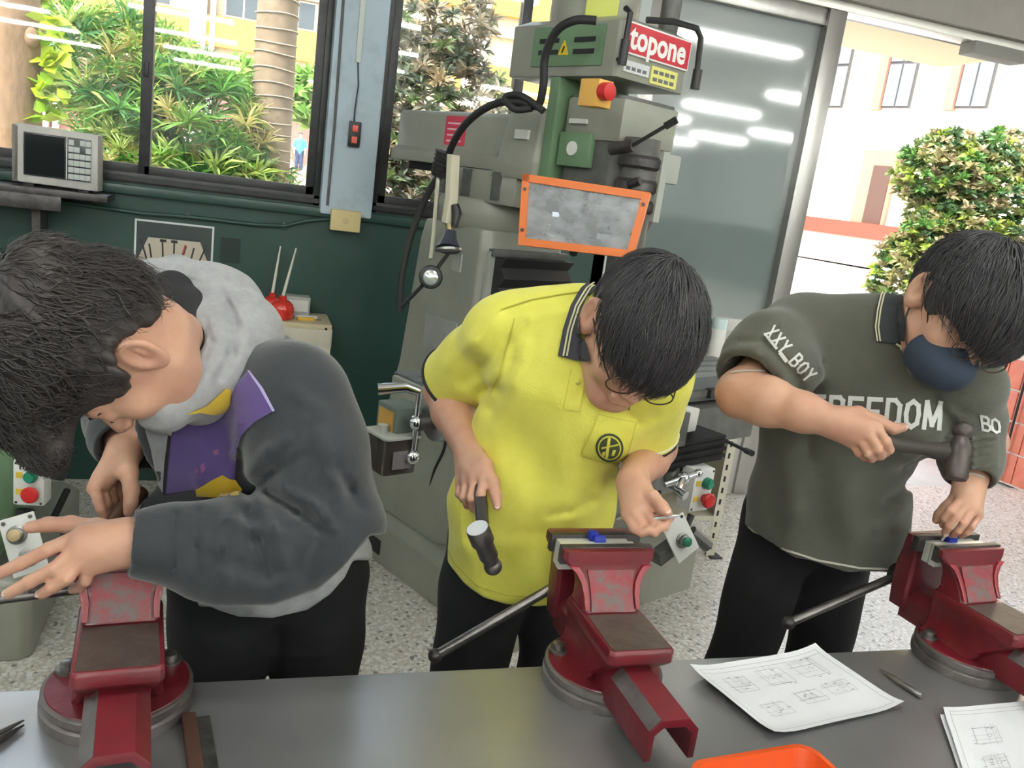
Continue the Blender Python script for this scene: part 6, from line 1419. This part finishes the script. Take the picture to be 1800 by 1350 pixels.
    S.fn(lambda p: np.where(np.linalg.norm(p-e2, axis=1) < .10, (p-e2) @ rd, -1), 'i', .003); S.cone(e2-rd*.03, e2+rd*.1, .038, .044, .005, op='s')
    def hem(p):
        u = pxy(p); return (u[:, 1]-np.interp(u[:, 0], (300, 330, 380, 480, 560, 610, 650), (1052, 1054, 1066, 1062, 1035, 985, 940)))*.0010
    S.fn(hem, 'i', .004)
    S.disp = folds([([(470, 870), (520, 900), (560, 930)], 9, -.014), ([(500, 860), (550, 885), (590, 930)], 10, .009), ([(455, 875), (480, 925), (500, 990)], 11, .008), ([(430, 900), (450, 950), (470, 1010)], 11, -.011), ([(505, 770), (470, 790), (440, 830)], 12, .008), ([(530, 800), (480, 830), (440, 870)], 11, -.009), ([(560, 760), (590, 840), (600, 900)], 14, .006),
                    ([(400, 900), (390, 960), (400, 1020)], 12, .006), ([(350, 900), (345, 960), (355, 1010)], 9, -.006), ([(590, 820), (615, 860), (632, 890)], 10, -.008), ([(520, 690), (560, 720)], 14, .006), ([(310, 905), (308, 1000)], 5, -.006), ([(560, 960), (540, 1010)], 12, -.006), ([(420, 740), (412, 800), (400, 860)], 7, .007), ([(345, 740), (350, 860)], 8, .005), ([(540, 740), (520, 800), (500, 850)], 13, .007), ([(500, 940), (440, 930), (400, 910)], 9, .006), ([(520, 1000), (450, 1000), (380, 985)], 14, -.006), ([(600, 860), (570, 900), (540, 960)], 12, .006), ([(275, 905), (275, 1005)], 3, .002)], .0035, 4)
    jk = net_object('jacket', S.mesh(V3(-.45, 1.0, .74), V3(.50, 1.95, 1.42), .0044), m_j, t, root)
    # hood
    m_h = mat('grey_jersey', (.34, .34, .35), .85, c2=(.28, .28, .29), scale=45, bump=.12, bscale=220, sheen=.15)
    G = Field()
    rim = [(J(238, 500, 1.30), .020), (J(262, 483, 1.33), .024), (J(310, 478, 1.36), .026), (J(358, 495, 1.37), .026), (J(368, 540, 1.34), .030), (J(370, 600, 1.29), .030), (J(350, 655, 1.24), .028), (J(318, 698, 1.20), .025), (J(285, 725, 1.175), .020), (J(262, 735, 1.17), .014)]
    G.chain(rim, .012)
    G.cone(J(395, 530, 1.40), J(425, 580, 1.36), .052, .060, .035); G.cone(J(430, 590, 1.34), J(395, 650, 1.27), .055, .040, .03); G.cone(J(335, 495, 1.41), J(400, 540, 1.40), .03, .05, .03)
    G.cone(J(380, 660, 1.26), J(300, 725, 1.19), .034, .026, .02); G.cone(J(345, 690, 1.27), J(350, 600, 1.33), .05, .05, .03)
    G.cone(c+H @ V3(0, -.02, -.02), J(300, 590, 1.24), .060, .046, .012, op='s'); G.cone(J(300, 545, 1.24), J(300, 640, 1.21), .038, .032, .012, op='s')
    G.disp = folds([([(395, 520), (412, 570), (408, 620), (385, 665)], 9, -.007), ([(405, 525), (440, 590)], 6, .004), ([(410, 540), (455, 615)], 9, -.005), ([(360, 560), (372, 600), (350, 660), (310, 705)], 5, -.003), ([(350, 640), (320, 690)], 6, .005), ([(250, 492), (300, 484), (350, 496)], 3, -.003), ([(400, 510), (445, 525)], 6, -.004)], .002, 6)
    hd_ = net_object('hood', G.mesh(V3(-.35, 1.0, .90), V3(.2, 1.55, 1.52), .0032), m_h, jk, root)
    W_ = Field(); W_.chain([(J(400, 1045, 1.46), .05), (J(480, 1052, 1.44), .055), (J(560, 1020, 1.47), .06), (J(600, 975, 1.52), .055)], .03); 
    def hem2(p):
        u = pxy(p); return (u[:, 1]-np.interp(u[:, 0], (370, 385, 420, 480, 540, 580, 606, 620), (1066, 1073, 1084, 1086, 1072, 1045, 1015, 985)))*.0010
    W_.fn(hem2, 'i', .003); net_object('hoodie_hem', W_.mesh(V3(-.2, 1.2, .72), V3(.5, 1.85, 1.05), .004), m_h, jk, root)
    T = [bvh(jk)]; TH = T+[bvh(hd_)]
    m_pu = mat('purple_fleece', (.105, .065, .235), .85, c2=(.09, .055, .20), scale=10, bump=.1, bscale=200, sheen=.3); m_ye = mat('yellow_fleece', (.62, .42, .02), .85, bump=.1, bscale=200, sheen=.2)
    pu = patch('purple_panel', [(302, 752), (330, 733), (395, 725), (404, 690), (435, 654), (458, 680), (482, 722), (448, 742), (425, 765), (416, 790), (412, 845), (404, 842), (392, 834), (372, 844), (345, 860), (290, 868), (294, 820)], T, m_pu, jk, root, .0025)
    patch('hoodie_front', [(252, 742), (300, 728), (303, 752), (294, 820), (288, 868), (278, 850), (266, 790)], TH, m_h, jk, root, .003)
    patch('yellow_panel', [(345, 860), (372, 844), (392, 834), (404, 842), (414, 843), (426, 860), (420, 872), (390, 874), (346, 872)], T, m_ye, jk, root, .003)
    patch('yellow_collar', [(326, 728), (362, 712), (396, 682), (404, 684), (402, 710), (395, 722), (378, 728), (350, 724)], TH, m_ye, jk, root, .006)
    patch('front_edge', [(298, 752), (304, 750), (296, 820), (292, 868), (287, 868), (290, 815)], T, MATS['trim_black'], jk, root, .004)
    for q in ([(352, 818), (358, 812), (362, 824), (354, 832)], [(375, 792), (384, 788), (386, 798), (378, 800)], [(344, 822), (350, 826), (346, 834)]): patch('faded_print', q, T, mat('faded_pink', (.26, .10, .22), .85), pu, root, .004, 6)
    patch('seam_piping', [(436, 652), (440, 652), (463, 682), (484, 722), (480, 724), (458, 684)], T, mat('piping_lilac', (.42, .36, .62), .7), pu, root, .004, 6)
    I_ = Field(); I_.chain([(J(262, 508, 1.33), .03), (J(300, 515, 1.34), .034), (J(338, 545, 1.32), .03), (J(350, 600, 1.28), .022), (J(338, 660, 1.23), .018), (J(300, 705, 1.19), .014)], .012)
    net_object('inner_collar', I_.mesh(V3(-.3, 1.0, 1.0), V3(.1, 1.5, 1.5), .004), MATS['trim_black'], jk, root)
    # tousled hair
    line = [(-.15, -.05), (-.085, -.045), (-.05, -.01), (-.02, .038), (.006, .040), (.016, .006), (.034, -.006), (.055, .010), (.075, .036), (.10, .044), (.2, .040)]
    ex = [((0, .035, .105), (.092, .085, .070), .03), ((.01, .095, .085), (.080, .055, .055), .03), ((.02, -.05, .10), (.08, .07, .06), .03), ((.0, .135, .062), (.07, .038, .036), .03)]
    cap_hair('hair', c, H, t, root, m_hairb, line, r=(.088, .110, .103), c0=(0, -.010, .042), groove=.003, freq=13, s=s, lumps=.0045, extra=ex)
    for sd, (r_, c0, n_) in enumerate([((.093, .113, .110), (0, -.010, .045), 900), ((.098, .092, .076), (0, .035, .105), 900), ((.086, .060, .060), (.01, .095, .085), 800), ((.086, .074, .064), (.02, -.05, .10), 400), ((.074, .042, .040), (0, .135, .062), 500)]):
        strands('hair_locks', c, H, t, root, m_hairb, line, r_, c0, n_, .075, .012, .008, .0017, s=s, seed=20+sd, whorl=(0, -.2, .95), tol=.001)['kind'] = 'stuff'
    X = lambda *p: c+H @ (np.array(p)*s)
    MB().tube([Vector(X(-.012, .0945, .019)-root), Vector(X(-.03, .0925, .024)-root), Vector(X(-.052, .078, .020)-root)], [.002, .003, .0012], 6).build('eyebrow', m_hair, t); MB().tube([Vector(X(.012, .0945, .019)-root), Vector(X(.03, .0925, .024)-root), Vector(X(.052, .078, .020)-root)], [.002, .003, .0012], 6).build('eyebrow', m_hair, t)
    for i in (-1, 1): MB().tube([Vector(X(i*.018, .0915, .0)-root), Vector(X(i*.031, .0945, -.003)-root), Vector(X(i*.045, .0895, -.001)-root)], [.0006, .0011, .0006], 6).build('eyelashes', m_hair, t)
    legs(t, root, hip, la, lb, fa, fb, hip+V3(0, 0, .12), rw=.15, rl=.09)
    # the file he pushes
    a, b = J(212, 900, 1.365), J(60, 1040, 1.20)
    t2 = thing('hand_file', 'flat steel file under the hands of the student in the hooded jacket', 'file', a)
    d = b-a; MB().loft([[Vector(p)+Vector(q) for q in ((-.008, 0, -.003), (.008, 0, -.003), (.008, 0, .003), (-.008, 0, .003))] for p in (d*.12, d*.9, d*1.0)]).build('blade', m_darksteel, t2, bevel=.001)
    MB().tube([-d*.30, -d*.1, d*.05, d*.14], [.011, .014, .012, .007], 14).build('handle', mat('file_handle', (.10, .05, .025), .45), t2)
person_jacket()
# ------------------------------------------------------------------ small far figure crossing the courtyard
def far_person():
    root = at(524, 303, 38.0); z = V3(0, 0, 1); x = V3(1, 0, 0)
    t = thing('person', 'distant person in a bright blue top beyond the palm', 'person', root)
    F = Field()
    for i in (-1, 1):
        F.chain([(root+x*i*.10+z*.05, .06), (root+x*i*.10+z*.45, .065), (root+x*i*.09+z*.85, .09)], .04); F.cone(root+x*i*.10+z*.04, root+x*i*.10+z*.04-V3(0, .14, 0), .05, .045, .03)
        F.chain([(root+x*i*.20+z*1.33, .055), (root+x*i*.27+z*1.08, .045), (root+x*i*.22+z*.86-V3(0, .10, 0), .035)], .03); F.ell(root+x*i*.22+z*.82-V3(0, .12, 0), (.03, .035, .05), None, .02)
    F.cone(root+z*.90, root+z*1.30, .15, .17, .06, n=V3(0, 1, 0), fl=.65); F.cone(root+z*1.38, root+z*1.52, .05, .05, .03); F.ell(root+z*1.60, (.08, .10, .115), None, .02); F.ell(root+z*1.58-V3(0, .10, 0), (.014, .02, .02), None, .01)
    body = net_object('body', F.mesh(root-V3(.45, .35, .05), root+V3(.45, .3, 1.8), .018), m_skin, t, root)
    S = Field(); S.cone(root+z*.92, root+z*1.30, .175, .19, .06, n=V3(0, 1, 0), fl=.68); S.cone(root+x*.18+z*1.34, root-x*.18+z*1.34, .075, .075, .05)
    for i in (-1, 1): S.cone(root+x*i*.20+z*1.34, root+x*i*.27+z*1.10, .07, .065, .04)
    net_object('blue_top', S.mesh(root+V3(-.45, -.3, .7), root+V3(.45, .3, 1.55), .018), mat('bright_blue_cloth', (.06, .38, .62), .7), t, root)
    L_ = Field()
    for i in (-1, 1): L_.chain([(root+x*i*.10+z*.10, .075), (root+x*i*.10+z*.45, .08), (root+x*i*.085+z*.90, .11)], .05)
    net_object('trousers', L_.mesh(root+V3(-.35, -.25, 0), root+V3(.35, .25, 1.1), .018), mat('dark_blue_cloth', (.03, .04, .09), .8), t, root)
    K = Field(); K.ell(root+z*1.64+V3(0, .02, 0), (.092, .11, .095), None, .02); net_object('hair', K.mesh(root+V3(-.2, -.2, 1.45), root+V3(.2, .25, 1.85), .018), m_hair, t, root)
far_person()
